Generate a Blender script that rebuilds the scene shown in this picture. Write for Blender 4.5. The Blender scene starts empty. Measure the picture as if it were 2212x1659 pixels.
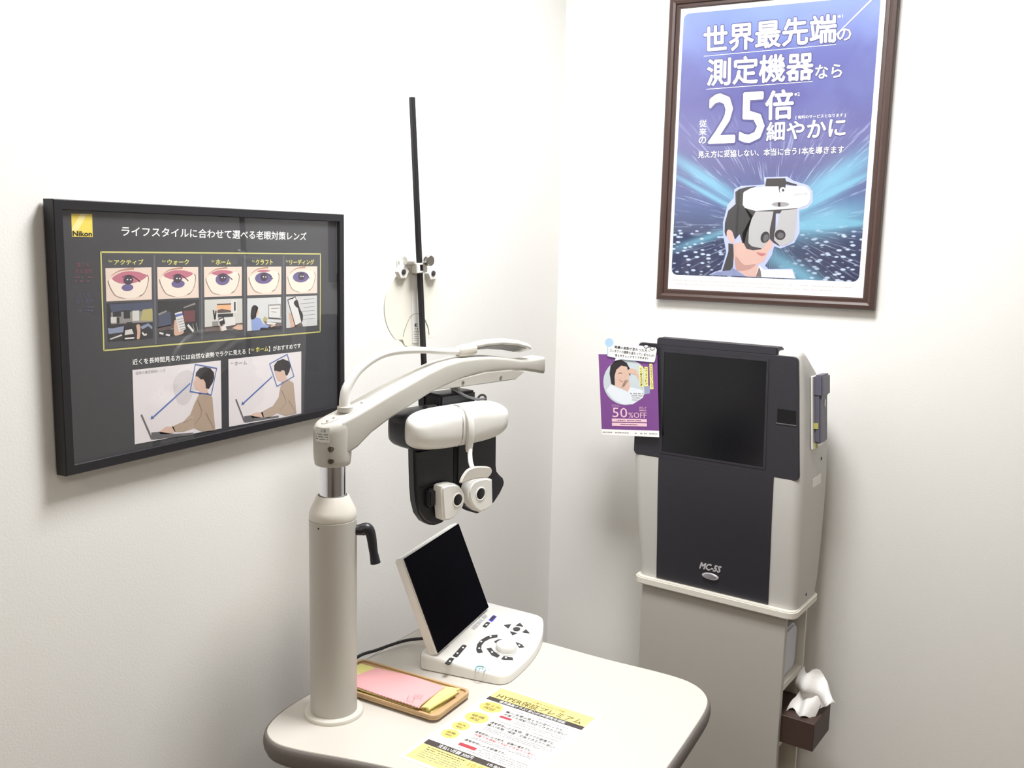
import bpy, bmesh, math, random
from mathutils import Vector, Matrix
random.seed(7)
C = bpy.context.scene.collection
SC = bpy.context.scene
PI = math.pi

# ------------------------------------------------------------------ camera
W, H, FPX = 2212.0, 1659.0, 2051.21
YAW, PITCH, ROLL = 0.493579, 0.150767, 0.023366
CAM = Vector((1.217459, -2.532916, 1.541548))
_f0 = Vector((-math.sin(YAW), math.cos(YAW), 0)); _r0 = Vector((math.cos(YAW), math.sin(YAW), 0)); _z = Vector((0, 0, 1))
FWD = math.cos(PITCH)*_f0 - math.sin(PITCH)*_z
_u = math.cos(PITCH)*_z + math.sin(PITCH)*_f0
RGT = math.cos(ROLL)*_r0 + math.sin(ROLL)*_u
UPV = -math.sin(ROLL)*_r0 + math.cos(ROLL)*_u
cd = bpy.data.cameras.new('camera'); cam = bpy.data.objects.new('camera', cd); C.objects.link(cam)
cd.sensor_fit = 'HORIZONTAL'; cd.sensor_width = 36.0; cd.lens = FPX/W*36.0; cd.clip_start = 0.02
m = Matrix((RGT, UPV, -FWD)).transposed().to_4x4(); m.translation = CAM; cam.matrix_world = m
SC.camera = cam

# ------------------------------------------------------------------ world, lights, exposure
wd = bpy.data.worlds.new('world'); SC.world = wd; wd.use_nodes = True
wd.node_tree.nodes['Background'].inputs[0].default_value = (0.9, 0.93, 1.0, 1)
wd.node_tree.nodes['Background'].inputs[1].default_value = 0.3
SC.view_settings.view_transform = 'Standard'; SC.view_settings.look = 'None'
SC.view_settings.gamma = 1.0; SC.view_settings.use_curve_mapping = False
SC.view_settings.exposure = 0.12
CEIL = 2.62
LIGHTS = [  # x, y, size, power, colour
    (0.66, -1.05, 0.50, 40.0, (0.985, 0.995, 1.0)),
    (2.10, -2.60, 0.60, 7.0, (1.0, 0.96, 0.91)),  # unseen panel added as fill light for the room side
    (0.90, -4.00, 0.60, 13.0, (1.0, 0.83, 0.64)),
]
for lx, ly, ls, lp, lc in LIGHTS:
    ld = bpy.data.lights.new('ceiling_light', 'AREA'); ld.shape = 'SQUARE'; ld.size = ls; ld.energy = lp; ld.color = lc
    lo = bpy.data.objects.new('ceiling_area_light', ld); lo.location = (lx, ly, CEIL-0.045); C.objects.link(lo)

def ray(q):
    return FWD + RGT*((q[0]-W/2)/FPX) - UPV*((q[1]-H/2)/FPX)
def on_plane(q, o, n):
    d = ray(q); return CAM + d*((Vector(o)-CAM).dot(n)/d.dot(n))

# ------------------------------------------------------------------ materials
def lin(c):
    c = c/255.0
    return c/12.92 if c <= 0.04045 else ((c+0.055)/1.055)**2.4
def L3(r, g, b): return (lin(r), lin(g), lin(b), 1)
MATS = {}
def mat(name, rgb, rough=0.5, metal=0.0, var=0.03, scale=60.0, bump=0.0, bscale=400.0, spec=0.5, coat=0.0):
    if name in MATS: return MATS[name]
    M = bpy.data.materials.new(name); M.use_nodes = True; nt = M.node_tree
    b = nt.nodes['Principled BSDF']
    tc = nt.nodes.new('ShaderNodeTexCoord'); nz = nt.nodes.new('ShaderNodeTexNoise')
    nz.inputs['Scale'].default_value = scale; nz.inputs['Detail'].default_value = 3
    nt.links.new(tc.outputs['Object'], nz.inputs['Vector'])
    mx = nt.nodes.new('ShaderNodeMix'); mx.data_type = 'RGBA'
    c = L3(*rgb)
    mx.inputs[6].default_value = tuple(x*(1-var) for x in c[:3])+(1,)
    mx.inputs[7].default_value = tuple(min(1, x*(1+var)) for x in c[:3])+(1,)
    nt.links.new(nz.outputs['Fac'], mx.inputs[0]); nt.links.new(mx.outputs[2], b.inputs['Base Color'])
    b.inputs['Roughness'].default_value = rough; b.inputs['Metallic'].default_value = metal
    b.inputs['Specular IOR Level'].default_value = spec
    if coat: b.inputs['Coat Weight'].default_value = coat; b.inputs['Coat Roughness'].default_value = 0.06
    if bump:
        n2 = nt.nodes.new('ShaderNodeTexNoise'); n2.inputs['Scale'].default_value = bscale; n2.inputs['Detail'].default_value = 2
        bp = nt.nodes.new('ShaderNodeBump'); bp.inputs['Strength'].default_value = bump; bp.inputs['Distance'].default_value = 0.002
        nt.links.new(tc.outputs['Object'], n2.inputs['Vector']); nt.links.new(n2.outputs['Fac'], bp.inputs['Height'])
        nt.links.new(bp.outputs['Normal'], b.inputs['Normal'])
    MATS[name] = M
    return M
def glow(name, rgb, strength):
    M = bpy.data.materials.new(name); M.use_nodes = True; nt = M.node_tree
    b = nt.nodes['Principled BSDF']; b.inputs['Base Color'].default_value = L3(*rgb)
    b.inputs['Emission Color'].default_value = L3(*rgb); b.inputs['Emission Strength'].default_value = strength
    MATS[name] = M
    return M
def glass(name, refl=1.0, rough=0.02):
    M = bpy.data.materials.new(name); M.use_nodes = True; nt = M.node_tree; nt.nodes.clear()
    out = nt.nodes.new('ShaderNodeOutputMaterial'); mx = nt.nodes.new('ShaderNodeMixShader')
    t = nt.nodes.new('ShaderNodeBsdfTransparent'); g = nt.nodes.new('ShaderNodeBsdfGlossy'); g.inputs['Roughness'].default_value = rough
    ge = nt.nodes.new('ShaderNodeNewGeometry'); dt = nt.nodes.new('ShaderNodeVectorMath'); dt.operation = 'DOT_PRODUCT'
    nt.links.new(ge.outputs['Incoming'], dt.inputs[0]); nt.links.new(ge.outputs['Normal'], dt.inputs[1])
    # Schlick reflectance of a thin sheet, the same from both sides
    prev = dt.outputs['Value']
    for op_, v_ in (('ABSOLUTE', 0), ('MULTIPLY', -1.0), ('ADD', 1.0), ('POWER', 5.0), ('MULTIPLY', 0.93), ('ADD', 0.07), ('MULTIPLY', refl)):
        ml = nt.nodes.new('ShaderNodeMath'); ml.operation = op_; ml.inputs[1].default_value = v_
        nt.links.new(prev, ml.inputs[0]); prev = ml.outputs[0]
    nt.links.new(prev, mx.inputs[0])
    nt.links.new(t.outputs[0], mx.inputs[1]); nt.links.new(g.outputs[0], mx.inputs[2]); nt.links.new(mx.outputs[0], out.inputs[0])
    return M
class X:   # tiny node-math expression helper for procedural prints
    def __init__(s, nt, sock): s.nt, s.s = nt, sock
    def op(s, o, *a):
        n = s.nt.nodes.new('ShaderNodeMath'); n.operation = o; s.nt.links.new(s.s, n.inputs[0])
        for i, v in enumerate(a):
            if isinstance(v, X): s.nt.links.new(v.s, n.inputs[i+1])
            else: n.inputs[i+1].default_value = v
        return X(s.nt, n.outputs[0])
    def __add__(s, o): return s.op('ADD', o)
    def __sub__(s, o): return s.op('SUBTRACT', o)
    def __mul__(s, o): return s.op('MULTIPLY', o)
    def __truediv__(s, o): return s.op('DIVIDE', o)
    def clamp(s): return s.op('MAXIMUM', 0.0).op('MINIMUM', 1.0)
    def bell(s, w): return (s/w).op('POWER', 2.0).op('MULTIPLY', -1.0).op('EXPONENT')

wall_paint = mat('white_wall_paint', (234, 233, 230), 0.75, var=0.012, scale=3, bump=0.12, bscale=260, spec=0.25)
floor_m = mat('beige_carpet_tile', (114, 102, 91), 0.95, var=0.12, scale=300, bump=0.4, bscale=900)
ceil_m = mat('white_ceiling_board', (238, 237, 234), 0.9, var=0.02, scale=90, bump=0.2, bscale=200)
grey_metal = mat('warm_grey_enamel', (186, 183, 176), 0.42, var=0.015, scale=30, bump=0.03, bscale=900)
cream_top = mat('cream_laminate', (203, 198, 190), 0.35, var=0.012, scale=25, bump=0.02, bscale=700)
edge_grey = mat('dark_grey_rubber_edge', (106, 100, 96), 0.6, var=0.06, scale=80, bump=0.1, bscale=700)
white_pl = mat('white_plastic', (233, 232, 228), 0.32, var=0.012, scale=40)
cream_pl = mat('cream_plastic', (213, 209, 200), 0.38, var=0.012, scale=40)
black_pl = mat('black_plastic', (34, 34, 40), 0.38, var=0.08, scale=70, bump=0.04, bscale=900)
black_mt = mat('matte_black_metal', (28, 27, 30), 0.5, var=0.08, scale=80)
char_pl = mat('charcoal_panel', (44, 42, 50), 0.45, var=0.05, scale=60, bump=0.04, bscale=1200)
screen_m = mat('black_screen_glass', (8, 8, 14), 0.06, var=0.02, scale=10)
chart_scr = mat('dark_chart_window', (8, 9, 16), 0.22, var=0.03, scale=10)
chrome = mat('polished_chrome', (225, 226, 232), 0.06, 1.0, var=0.01)
steel = mat('brushed_steel', (170, 168, 164), 0.3, 1.0, var=0.05, scale=200)
oak = mat('light_wood_tray', (196, 164, 122), 0.45, var=0.14, scale=45, bump=0.06, bscale=300)
pink_cl = mat('pink_microfibre_cloth', (230, 170, 172), 0.9, var=0.03, scale=300, bump=0.25, bscale=2500)
yel_cl = mat('yellow_microfibre_cloth', (234, 228, 146), 0.9, var=0.03, scale=300, bump=0.25, bscale=2500)
brown_fr = mat('dark_brown_wood_frame', (70, 50, 45), 0.42, var=0.1, scale=90, bump=0.08, bscale=600)
black_fr = mat('black_picture_frame', (25, 24, 29), 0.45, var=0.05, scale=80)
paper_w = mat('white_paper', (240, 239, 237), 0.7, var=0.008, scale=60)
acryl = glass('clear_acrylic', 0.9, 0.015)
acryl2 = glass('clear_poster_film', 0.7, 0.03)
ped_m = mat('taupe_grey_laminate', (182, 178, 171), 0.55, var=0.02, scale=30, bump=0.03, bscale=700)
dark_in = mat('shaded_grey_board', (128, 124, 118), 0.7, var=0.04, scale=40)
shelf_m = mat('pale_shelf_edge', (226, 222, 212), 0.45, var=0.015, scale=40)
tis_box = mat('dark_brown_tissue_carton', (70, 52, 46), 0.55, var=0.08, scale=70, bump=0.06, bscale=500)
tis_pap = mat('white_tissue', (245, 243, 241), 0.9, var=0.02, scale=120)
rem_m = mat('slate_grey_remote_plastic', (92, 90, 104), 0.45, var=0.05, scale=90)
tape_m = mat('olive_yellow_tape', (176, 170, 92), 0.6, var=0.05)
card_m = mat('cream_translucent_card', (234, 232, 221), 0.4, var=0.01)
grey_cable = mat('grey_cable_sheath', (96, 96, 98), 0.5)

# ------------------------------------------------------------------ object helpers
ORG = {}
def tag(o, label=None, cat=None, group=None, kind=None):
    if label: o['label'] = label
    if cat: o['category'] = cat
    if group: o['group'] = group
    if kind: o['kind'] = kind
    return o
def thing(name, loc, label, cat, group=None):
    o = bpy.data.objects.new(name, None); o.location = loc; o.empty_display_size = 0.02; C.objects.link(o)
    ORG[o.name] = Vector(loc)
    return tag(o, label, cat, group)
def obj(name, vf, material, parent=None, loc=(0, 0, 0), smooth=True, label=None, flat_angle=35):
    vs, fs = vf
    org = ORG[parent.name] if parent is not None else Vector(loc)
    me = bpy.data.meshes.new(name)
    me.from_pydata([tuple(Vector(v)-org) for v in vs], [], [tuple(f) for f in fs])
    bm = bmesh.new(); bm.from_mesh(me)
    if smooth != 'print':
        bmesh.ops.remove_doubles(bm, verts=bm.verts, dist=1e-6)
        bmesh.ops.recalc_face_normals(bm, faces=bm.faces)
    if smooth is True:
        for f in bm.faces: f.smooth = True
        lim = math.radians(flat_angle)
        for e in bm.edges:
            if len(e.link_faces) == 2 and e.link_faces[0].normal.length > 0 and e.link_faces[1].normal.length > 0 \
               and e.link_faces[0].normal.angle(e.link_faces[1].normal, 0) > lim: e.smooth = False
    bm.to_mesh(me); bm.free()
    me.materials.append(material)
    o = bpy.data.objects.new(name, me); C.objects.link(o)
    if parent is not None: o.parent = parent
    else: o.location = org
    ORG[o.name] = org
    if label: o['label'] = label
    return o
def join(*vfs):
    V, F = [], []
    for vs, fs in vfs:
        n = len(V); V += [Vector(v) for v in vs]; F += [tuple(i+n for i in f) for f in fs]
    return V, F
class Frame:    # local axes: a, b, c at origin o
    def __init__(s, o, a, b, c): s.o, s.a, s.b, s.c = Vector(o), Vector(a), Vector(b), Vector(c)
    def __call__(s, x, y, z=0.0): return s.o + s.a*x + s.b*y + s.c*z
WORLD = Frame((0, 0, 0), (1, 0, 0), (0, 1, 0), (0, 0, 1))
def box(lo, hi, fr=WORLD, bev=0.0, seg=2):
    bm = bmesh.new(); bmesh.ops.create_cube(bm, size=1.0)
    lo, hi = Vector(lo), Vector(hi)
    for v in bm.verts:
        v.co = Vector([lo[i] + (v.co[i]+0.5)*(hi[i]-lo[i]) for i in range(3)])
    if bev: bmesh.ops.bevel(bm, geom=list(bm.edges), offset=bev, segments=seg, affect='EDGES', clamp_overlap=True)
    bm.verts.ensure_lookup_table()
    r = ([fr(*v.co) for v in bm.verts], [[v.index for v in f.verts] for f in bm.faces]); bm.free()
    return r
def prism(pts, z0, z1, fr=WORLD, bev=0.0, seg=2):
    bm = bmesh.new()
    vs = [bm.verts.new((p[0], p[1], z0)) for p in pts]; f = bm.faces.new(vs)
    r = bmesh.ops.extrude_face_region(bm, geom=[f])
    for v in [g for g in r['geom'] if isinstance(g, bmesh.types.BMVert)]: v.co.z = z1
    bmesh.ops.recalc_face_normals(bm, faces=bm.faces)
    if bev:
        es = [e for e in bm.edges if abs(e.verts[0].co.z-e.verts[1].co.z) < 1e-9]
        bmesh.ops.bevel(bm, geom=es, offset=bev, segments=seg, affect='EDGES', clamp_overlap=True)
    bm.verts.index_update(); bm.verts.ensure_lookup_table()
    o = ([fr(*v.co) for v in bm.verts], [[v.index for v in f.verts] for f in bm.faces]); bm.free()
    return o
def loft(rings, cap=True):
    n = len(rings[0]); V = [v for r in rings for v in r]; F = []
    for k in range(len(rings)-1):
        for i in range(n):
            j = (i+1) % n; F.append((k*n+i, k*n+j, (k+1)*n+j, (k+1)*n+i))
    if cap: F.append(tuple(range(n-1, -1, -1))); F.append(tuple(range((len(rings)-1)*n, len(rings)*n)))
    return V, F
def lathe(prof, fr, n=48, cap=True):
    return loft([[fr(r*math.cos(2*PI*i/n), r*math.sin(2*PI*i/n), z) for i in range(n)] for r, z in prof], cap)
def catmull(pts, per=6, closed=False):
    P = [Vector(p) for p in pts]; n = len(P); out = []
    rng = n if closed else n-1
    for i in range(rng):
        g = (lambda k: P[k % n]) if closed else (lambda k: P[max(0, min(n-1, k))])
        a, b, c, d = g(i-1), g(i), g(i+1), g(i+2)
        for k in range(per):
            t = k/per
            out.append(0.5*((2*b)+(c-a)*t+(2*a-5*b+4*c-d)*t*t+(3*b-a-3*c+d)*t**3))
    if not closed: out.append(P[-1])
    return out
def tube(pts, r, n=12, per=6, rs=None):
    P = catmull(pts, per) if per else [Vector(p) for p in pts]
    rings = []; ref = None
    for i, p in enumerate(P):
        t = (P[min(i+1, len(P)-1)]-P[max(i-1, 0)]).normalized()
        if ref is None: ref = t.orthogonal().normalized()
        ref = (ref - t*ref.dot(t)).normalized(); b = t.cross(ref)
        rr = r if rs is None else rs(i/(len(P)-1))
        rings.append([p + (ref*math.cos(2*PI*k/n)+b*math.sin(2*PI*k/n))*rr for k in range(n)])
    return loft(rings)
def rrect(w, h, r, n=6, cx=0, cy=0):
    o = []
    for sx, sy, a in ((1, 1, 0), (-1, 1, PI/2), (-1, -1, PI), (1, -1, 1.5*PI)):
        for k in range(n+1):
            t = a + PI/2*k/n; o.append((cx+sx*(w/2-r)+r*math.cos(t), cy+sy*(h/2-r)+r*math.sin(t)))
    return o
def disc(fr, r0, r1, z0, z1, n=40, bev=0.0):
    if bev: return lathe([(r0, z0), (r1, z1-bev), (r1-bev*0.4, z1-bev*0.3), (r1-bev, z1)], fr, n)
    return lathe([(r0, z0), (r1, z1)], fr, n)
def struct(o): o['kind'] = 'structure'; return o

_tc = None
TXT = {}
def glyphs(body, bold=0.0):
    global _tc
    k = (body, bold)
    if k in TXT: return TXT[k]
    c = bpy.data.curves.new('t', 'FONT'); c.body = body; c.resolution_u = 2; c.offset = bold
    o = bpy.data.objects.new('t', c); C.objects.link(o)
    dg = bpy.context.evaluated_depsgraph_get(); dg.update()
    me = bpy.data.meshes.new_from_object(o.evaluated_get(dg))
    r = ([v.co.copy() for v in me.vertices], [tuple(p.vertices) for p in me.polygons])
    bpy.data.objects.remove(o); bpy.data.curves.remove(c); bpy.data.meshes.remove(me)
    TXT[k] = r
    return r
class Sheet:
    """flat print on the plane through o with axes a (right), b (up), n (outward)"""
    def __init__(s, o, a, b, n, parent, ox=0, oy=0, sc=1.0, step=0.00012):
        s.o, s.a, s.b, s.n, s.parent = Vector(o), Vector(a), Vector(b), Vector(n), parent
        s.ox, s.oy, s.sc, s.step = ox, oy, sc, step; s.acc = {}; s.lay = 0; s.quad = None; s.grp = 0
    def view(s, ox, oy, sc): s.ox, s.oy, s.sc = ox, oy, sc; s.quad = None
    def uv(s, q):
        if s.quad:
            (tl, tr, br, bl) = s.quad; x, y = q
            q = [(tl[i]*(1-x)+tr[i]*x)*(1-y)+(bl[i]*(1-x)+br[i]*x)*y for i in range(2)]
        p = on_plane((s.ox+q[0]*s.sc, s.oy+q[1]*s.sc), s.o, s.n)-s.o
        return p.dot(s.a), p.dot(s.b)
    def at(s, uv): return s.o+s.a*uv[0]+s.b*uv[1]+s.n*(s.step*s.lay)
    def put(s, name, material, vs, fs):
        a = s.acc.setdefault((name, s.grp), ([], [], [], [])); n = len(a[0])
        if material not in a[3]: a[3].append(material)
        a[0].extend(vs); a[1].extend(tuple(i+n for i in f) for f in fs); a[2].extend([a[3].index(material)]*len(fs))
    def up(s): s.lay += 1; return s
    def poly(s, name, material, pts, smooth=0):
        if smooth: pts = [tuple(v)[:2] for v in catmull([(p[0], p[1], 0) for p in pts], smooth, True)]
        s.put(name, material, [s.at(s.uv(p)) for p in pts], [tuple(range(len(pts)))])
    def ell(s, name, material, c, rx, ry, rot=0.0, n=28):
        cr, sr = math.cos(rot), math.sin(rot)
        s.poly(name, material, [(c[0]+rx*math.cos(t)*cr-ry*math.sin(t)*sr, c[1]+rx*math.cos(t)*sr+ry*math.sin(t)*cr) for t in [2*PI*i/n for i in range(n)]])
    def line(s, name, material, pts, w, w1=None, closed=False, smooth=0):
        if smooth: pts = [tuple(v)[:2] for v in catmull([(p[0], p[1], 0) for p in pts], smooth, closed)]
        P = [Vector(s.uv(p)) for p in pts]
        n = len(P)
        vs = []
        for i, p in enumerate(P):
            if closed: d = (P[(i+1) % n]-P[i-1])
            else: d = P[min(i+1, n-1)]-P[max(i-1, 0)]
            d.normalize(); k = Vector((-d.y, d.x)); ww = w if w1 is None else w+(w1-w)*i/(n-1)
            if closed and n < 8: ww *= 1.41
            vs += [s.at(p+k*ww/2), s.at(p-k*ww/2)]
        fs = [(2*i, 2*i+1, 2*i+3, 2*i+2) for i in range(n-1)]
        if closed: fs.append((2*n-2, 2*n-1, 1, 0))
        s.put(name, material, vs, fs)
    def text(s, name, material, body, bl, br, tl, bold=0.0):
        vs, fs = glyphs(body)
        if not vs: return
        x0 = min(v.x for v in vs); x1 = max(v.x for v in vs); y0 = min(v.y for v in vs); y1 = max(v.y for v in vs)
        B, R, T = Vector(s.uv(bl)), Vector(s.uv(br)), Vector(s.uv(tl))
        # heavier strokes: the same glyphs again, shifted a hair
        for k, (ax_, ay_) in enumerate(((0, 0), (1, 0), (-1, 0), (0, 1), (0, -1), (0.7, 0.7), (-0.7, 0.7), (0.7, -0.7), (-0.7, -0.7))[:(9 if bold > 0.03 else 5) if bold else 1]):
            e = s.n*(0.000004*k)
            s.put(name, material, [s.at(B+(R-B)*((v.x+ax_*bold-x0)/(x1-x0))+(T-B)*((v.y+ay_*bold-y0)/max(1e-6, y1-y0)))+e for v in vs], fs)
    def vtext(s, name, material, body, tl, tr, bl, bold=0.0):
        n = len(body)
        for i, ch in enumerate(body):
            a, b = (i+0.07)/n, (i+0.93)/n
            lt = [tl[k]+(bl[k]-tl[k])*a for k in range(2)]; lb = [tl[k]+(bl[k]-tl[k])*b for k in range(2)]
            rb = [lb[k]+tr[k]-tl[k] for k in range(2)]
            if ch in 'ー':
                mx = [(lt[k]+lb[k])/2 for k in range(2)]
                h = (tr[0]-tl[0])/2
                s.line(name, material, [(lt[0]+h, lt[1]), (lb[0]+h, lb[1])], 0.0012); continue
            s.text(name, material, ch, lb, rb, lt, bold)
    def dashes(s, name, material, p0, p1, h, dens=18, seed=1, fill=0.72):
        rnd = random.Random(seed)
        t = 0.0
        while t < 1:
            l = rnd.uniform(0.3, 1.6)/dens
            if rnd.random() < fill:
                a, b = t, min(1, t+l*0.8)
                s.line(name, material, [(p0[0]+(p1[0]-p0[0])*a, p0[1]+(p1[1]-p0[1])*a), (p0[0]+(p1[0]-p0[0])*b, p0[1]+(p1[1]-p0[1])*b)], h*rnd.uniform(0.6, 1.0))
            t += l
    def flush(s):
        for (name, _), (vs, fs, mi, ms) in s.acc.items():
            o = obj(name, (vs, fs), ms[0], s.parent, smooth='print')
            for x_ in ms[1:]: o.data.materials.append(x_)
            o.data.polygons.foreach_set('material_index', mi)
        s.acc = {}
def ink(name, rgb, rough=0.55): return mat('ink_'+name, rgb, rough, var=0.02, scale=200)

# ------------------------------------------------------------------ the room
RX, RY = 3.3, -4.9
struct(obj('floor', box((-0.1, RY-0.1, -0.08), (RX+0.1, 0.1, 0)), floor_m, smooth=False))
struct(obj('ceiling', box((-0.1, RY-0.1, CEIL), (RX+0.1, 0.1, CEIL+0.08)), ceil_m, smooth=False))
struct(obj('wall_left', box((-0.1, RY-0.1, 0), (0, 0.1, CEIL)), wall_paint, smooth=False))
struct(obj('wall_back', box((0, 0, 0), (RX+0.1, 0.1, CEIL)), wall_paint, smooth=False))
part_m = mat('greige_partition_panel', (158, 151, 142), 0.6, var=0.03, scale=6)
struct(obj('wall_right', box((RX, RY-0.1, 0), (RX+0.1, 0, CEIL)), part_m, smooth=False))
struct(obj('wall_front', box((0, RY-0.1, 0), (RX, RY, CEIL)), part_m, smooth=False))
base_m = mat('pale_vinyl_baseboard', (214, 208, 198), 0.5)
struct(obj('baseboard_left', box((0, RY, 0), (0.008, 0, 0.06)), base_m, smooth=False))
struct(obj('baseboard_back', box((0.008, -0.008, 0), (RX, 0, 0.06)), base_m, smooth=False))
lamp_face = glow('lit_diffuser', (255, 250, 240), 4.0)
lamp_where = ['above the table', 'out on the room side, added unseen for fill light', 'near the room entrance']
for (lx, ly, ls, lp, lc), wh in zip(LIGHTS, lamp_where):
    t = thing('ceiling_light', (lx, ly, CEIL), 'square white flush ceiling light panel '+wh, 'ceiling light', 'ceiling light panels')
    h = ls/2+0.02
    for k in range(4):
        fr = Frame((lx, ly, CEIL-0.05), (math.cos(k*PI/2), math.sin(k*PI/2), 0), (-math.sin(k*PI/2), math.cos(k*PI/2), 0), (0, 0, 1))
        obj('frame', prism([(-h, -h), (h, -h), (h-0.02, -h+0.02), (-h+0.02, -h+0.02)], 0, 0.05, fr), white_pl, t, smooth=False)
    obj('diffuser', box((lx-ls/2, ly-ls/2, CEIL-0.035), (lx+ls/2, ly+ls/2, CEIL-0.03)), lamp_face, t, smooth=False)

# ------------------------------------------------------------------ framed pictures
def picture_frame(root, fr, w, h, rail, depth, material, prof):
    """four mitred rails; fr: a right, b up, c out of the wall, origin at lower left on the wall"""
    cor = [(0, 0), (w, 0), (w, h), (0, h)]; inn = [(1, 1), (-1, 1), (-1, -1), (1, -1)]
    for k in range(4):
        A, B = cor[k], cor[(k+1) % 4]; ia, ib = inn[k], inn[(k+1) % 4]
        rings = []
        for P, I in ((A, ia), (B, ib)):
            rings.append([fr(P[0]+I[0]*rail*s, P[1]+I[1]*rail*s, depth*d) for s, d in prof])
        obj('frame_rail', loft(rings), material, root, flat_angle=25)

# ---- landscape lens chart on the left wall
PY0, PY1, PZ0, PZ1 = -1.6647, -1.0285, 1.1896, 1.5829
LW, LH = PY1-PY0, PZ1-PZ0
t = thing('framed_lens_chart', (0, (PY0+PY1)/2, PZ0), 'black framed dark grey lens chart with eye photos on the wall beside the column', 'framed poster')
fr = Frame((0, PY0, PZ0), (0, 1, 0), (0, 0, 1), (1, 0, 0))
picture_frame(t, fr, LW, LH, 0.0148, 0.026, black_fr, [(0, 0.18), (0, 0.96), (0.08, 1.0), (0.92, 1.0), (1.0, 0.9), (1.0, 0.35), (0.6, 0.18)])
LP = 0.019
chart_bg = mat('dark_grey_poster_print', (62, 62, 66), 0.5, var=0.03, scale=8)
bk = obj('backing_sheet', box((0.001, PY0+0.010, PZ0+0.010), (LP, PY1-0.010, PZ1-0.010)), chart_bg, t, smooth=False)
S = Sheet((LP, PY0, PZ0), (0, 1, 0), (0, 0, 1), (1, 0, 0), bk)
S.view(100, 400, 680/2212)
iw, iy = ink('white', (250, 249, 247)), ink('yellow', (224, 218, 116))
ilogo = ink('logo_yellow', (238, 214, 92)); ilogo2 = ink('logo_pale', (246, 232, 160)); ibk = ink('black', (24, 22, 24))
S.up().poly('logo_square', ilogo, [(175, 200), (322, 203), (326, 365), (180, 362)])
S.up().poly('logo_stripe', ilogo2, [(238, 202), (288, 203), (222, 318), (178, 318), (178, 306)])
S.up().text('logo_lettering', ibk, 'Nikon', (186, 356), (319, 359), (185, 322), 0.03)
S.text('headline_lettering', iw, 'ライフスタイルに合わせて選べる老眼対策レンズ', (528, 357), (1825, 388), (528, 288), 0.014)
idp, idv = ink('dim_plum', (116, 74, 90)), ink('dim_violet', (84, 80, 102))
S.text('side_lettering', idp, '遠くを', (210, 577), (305, 577), (208, 543), 0.01)
S.text('side_lettering', idp, '見る度数', (200, 622), (325, 620), (198, 588), 0.01)
S.dashes('side_small_print', idp, (195, 648), (328, 647), 0.003, 9, 3); S.dashes('side_small_print', idp, (200, 676), (320, 674), 0.003, 9, 4)
S.grp = 50; S.text('side_lettering', idv, '近くを', (220, 793), (308, 790), (218, 758), 0.01)
S.text('side_lettering', idv, '見る度数', (205, 834), (332, 830), (204, 800), 0.01)
S.dashes('side_small_print', idv, (200, 860), (338, 855), 0.003, 9, 5); S.dashes('side_small_print', idv, (195, 884), (338, 878), 0.003, 9, 6)
iyl = ink('yellow_line', (198, 192, 122))
S.grp = 0; S.poly('column_field', ink('mid_grey', (74, 74, 79)), [(390, 478), (1920, 490), (1918, 1024), (408, 1152)])
S.up()
S.line('table_border', iyl, [(383, 470), (1925, 483)], 0.0025); S.line('table_border', iyl, [(1925, 480), (1923, 1032)], 0.0025)
S.line('table_border', iyl, [(1925, 1030), (401, 1162)], 0.0025); S.line('table_border', iyl, [(403, 1164), (382, 468)], 0.0025)
idl = ink('divider_grey', (100, 101, 106))
for a, b in (((757, 490), (768, 1118)), ((1088, 492), (1093, 1090)), ((1394, 493), (1394, 1062)), ((1666, 494), (1666, 1040))):
    S.grp += 1; S.line('column_divider', idl, [a, b], 0.0035)
for body, x0, x1, f0, f1 in (('アクティブ', 475, 680, 436, 465), ('ウォーク', 850, 1000, 812, 840), ('ホーム', 1190, 1295, 1160, 1182), ('クラフト', 1470, 1590, 1445, 1465), ('リーディング', 1708, 1880, 1682, 1702)):
    S.grp += 1; S.text('column_heading', iy, body, (x0, 560), (x1, 558), (x0, 523), 0.02)
    S.text('column_heading', iyl, 'for', (f0, 541), (f1, 541), (f0, 525), 0.01)
skin, skin2, brow_c = ink('pale_skin', (226, 206, 192)), ink('light_skin', (234, 220, 206)), ink('brow_brown', (178, 136, 116))
ipink, ivio, iiris = ink('rose', (186, 112, 130)), ink('violet', (106, 95, 142)), ink('iris', (74, 62, 76))
iline = ink('lens_line', (118, 104, 98)); ilash = ink('lash', (70, 52, 54))
eyes = [[(413, 583), (737, 577), (740, 803), (420, 817)], [(777, 576), (1065, 575), (1070, 790), (782, 802)], [(1105, 575), (1372, 573), (1372, 777), (1108, 788)],
        [(1408, 574), (1650, 572), (1650, 767), (1410, 775)], [(1683, 571), (1902, 570), (1902, 759), (1684, 766)]]
rose = [((0.14, 0.9), (0.11, 0.48)), ((0.15, 0.87), (0.1, 0.38)), ((0.2, 0.77), (0.11, 0.28)), ((0.3, 0.68), (0.11, 0.19)), None]
viol = [((0.47, 0.6), 0.125, 0.105), ((0.5, 0.53), 0.16, 0.125), ((0.49, 0.42), 0.185, 0.19), ((0.48, 0.4), 0.25, 0.2), ((0.47, 0.385), 0.255, 0.195)]
base = S.lay
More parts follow.
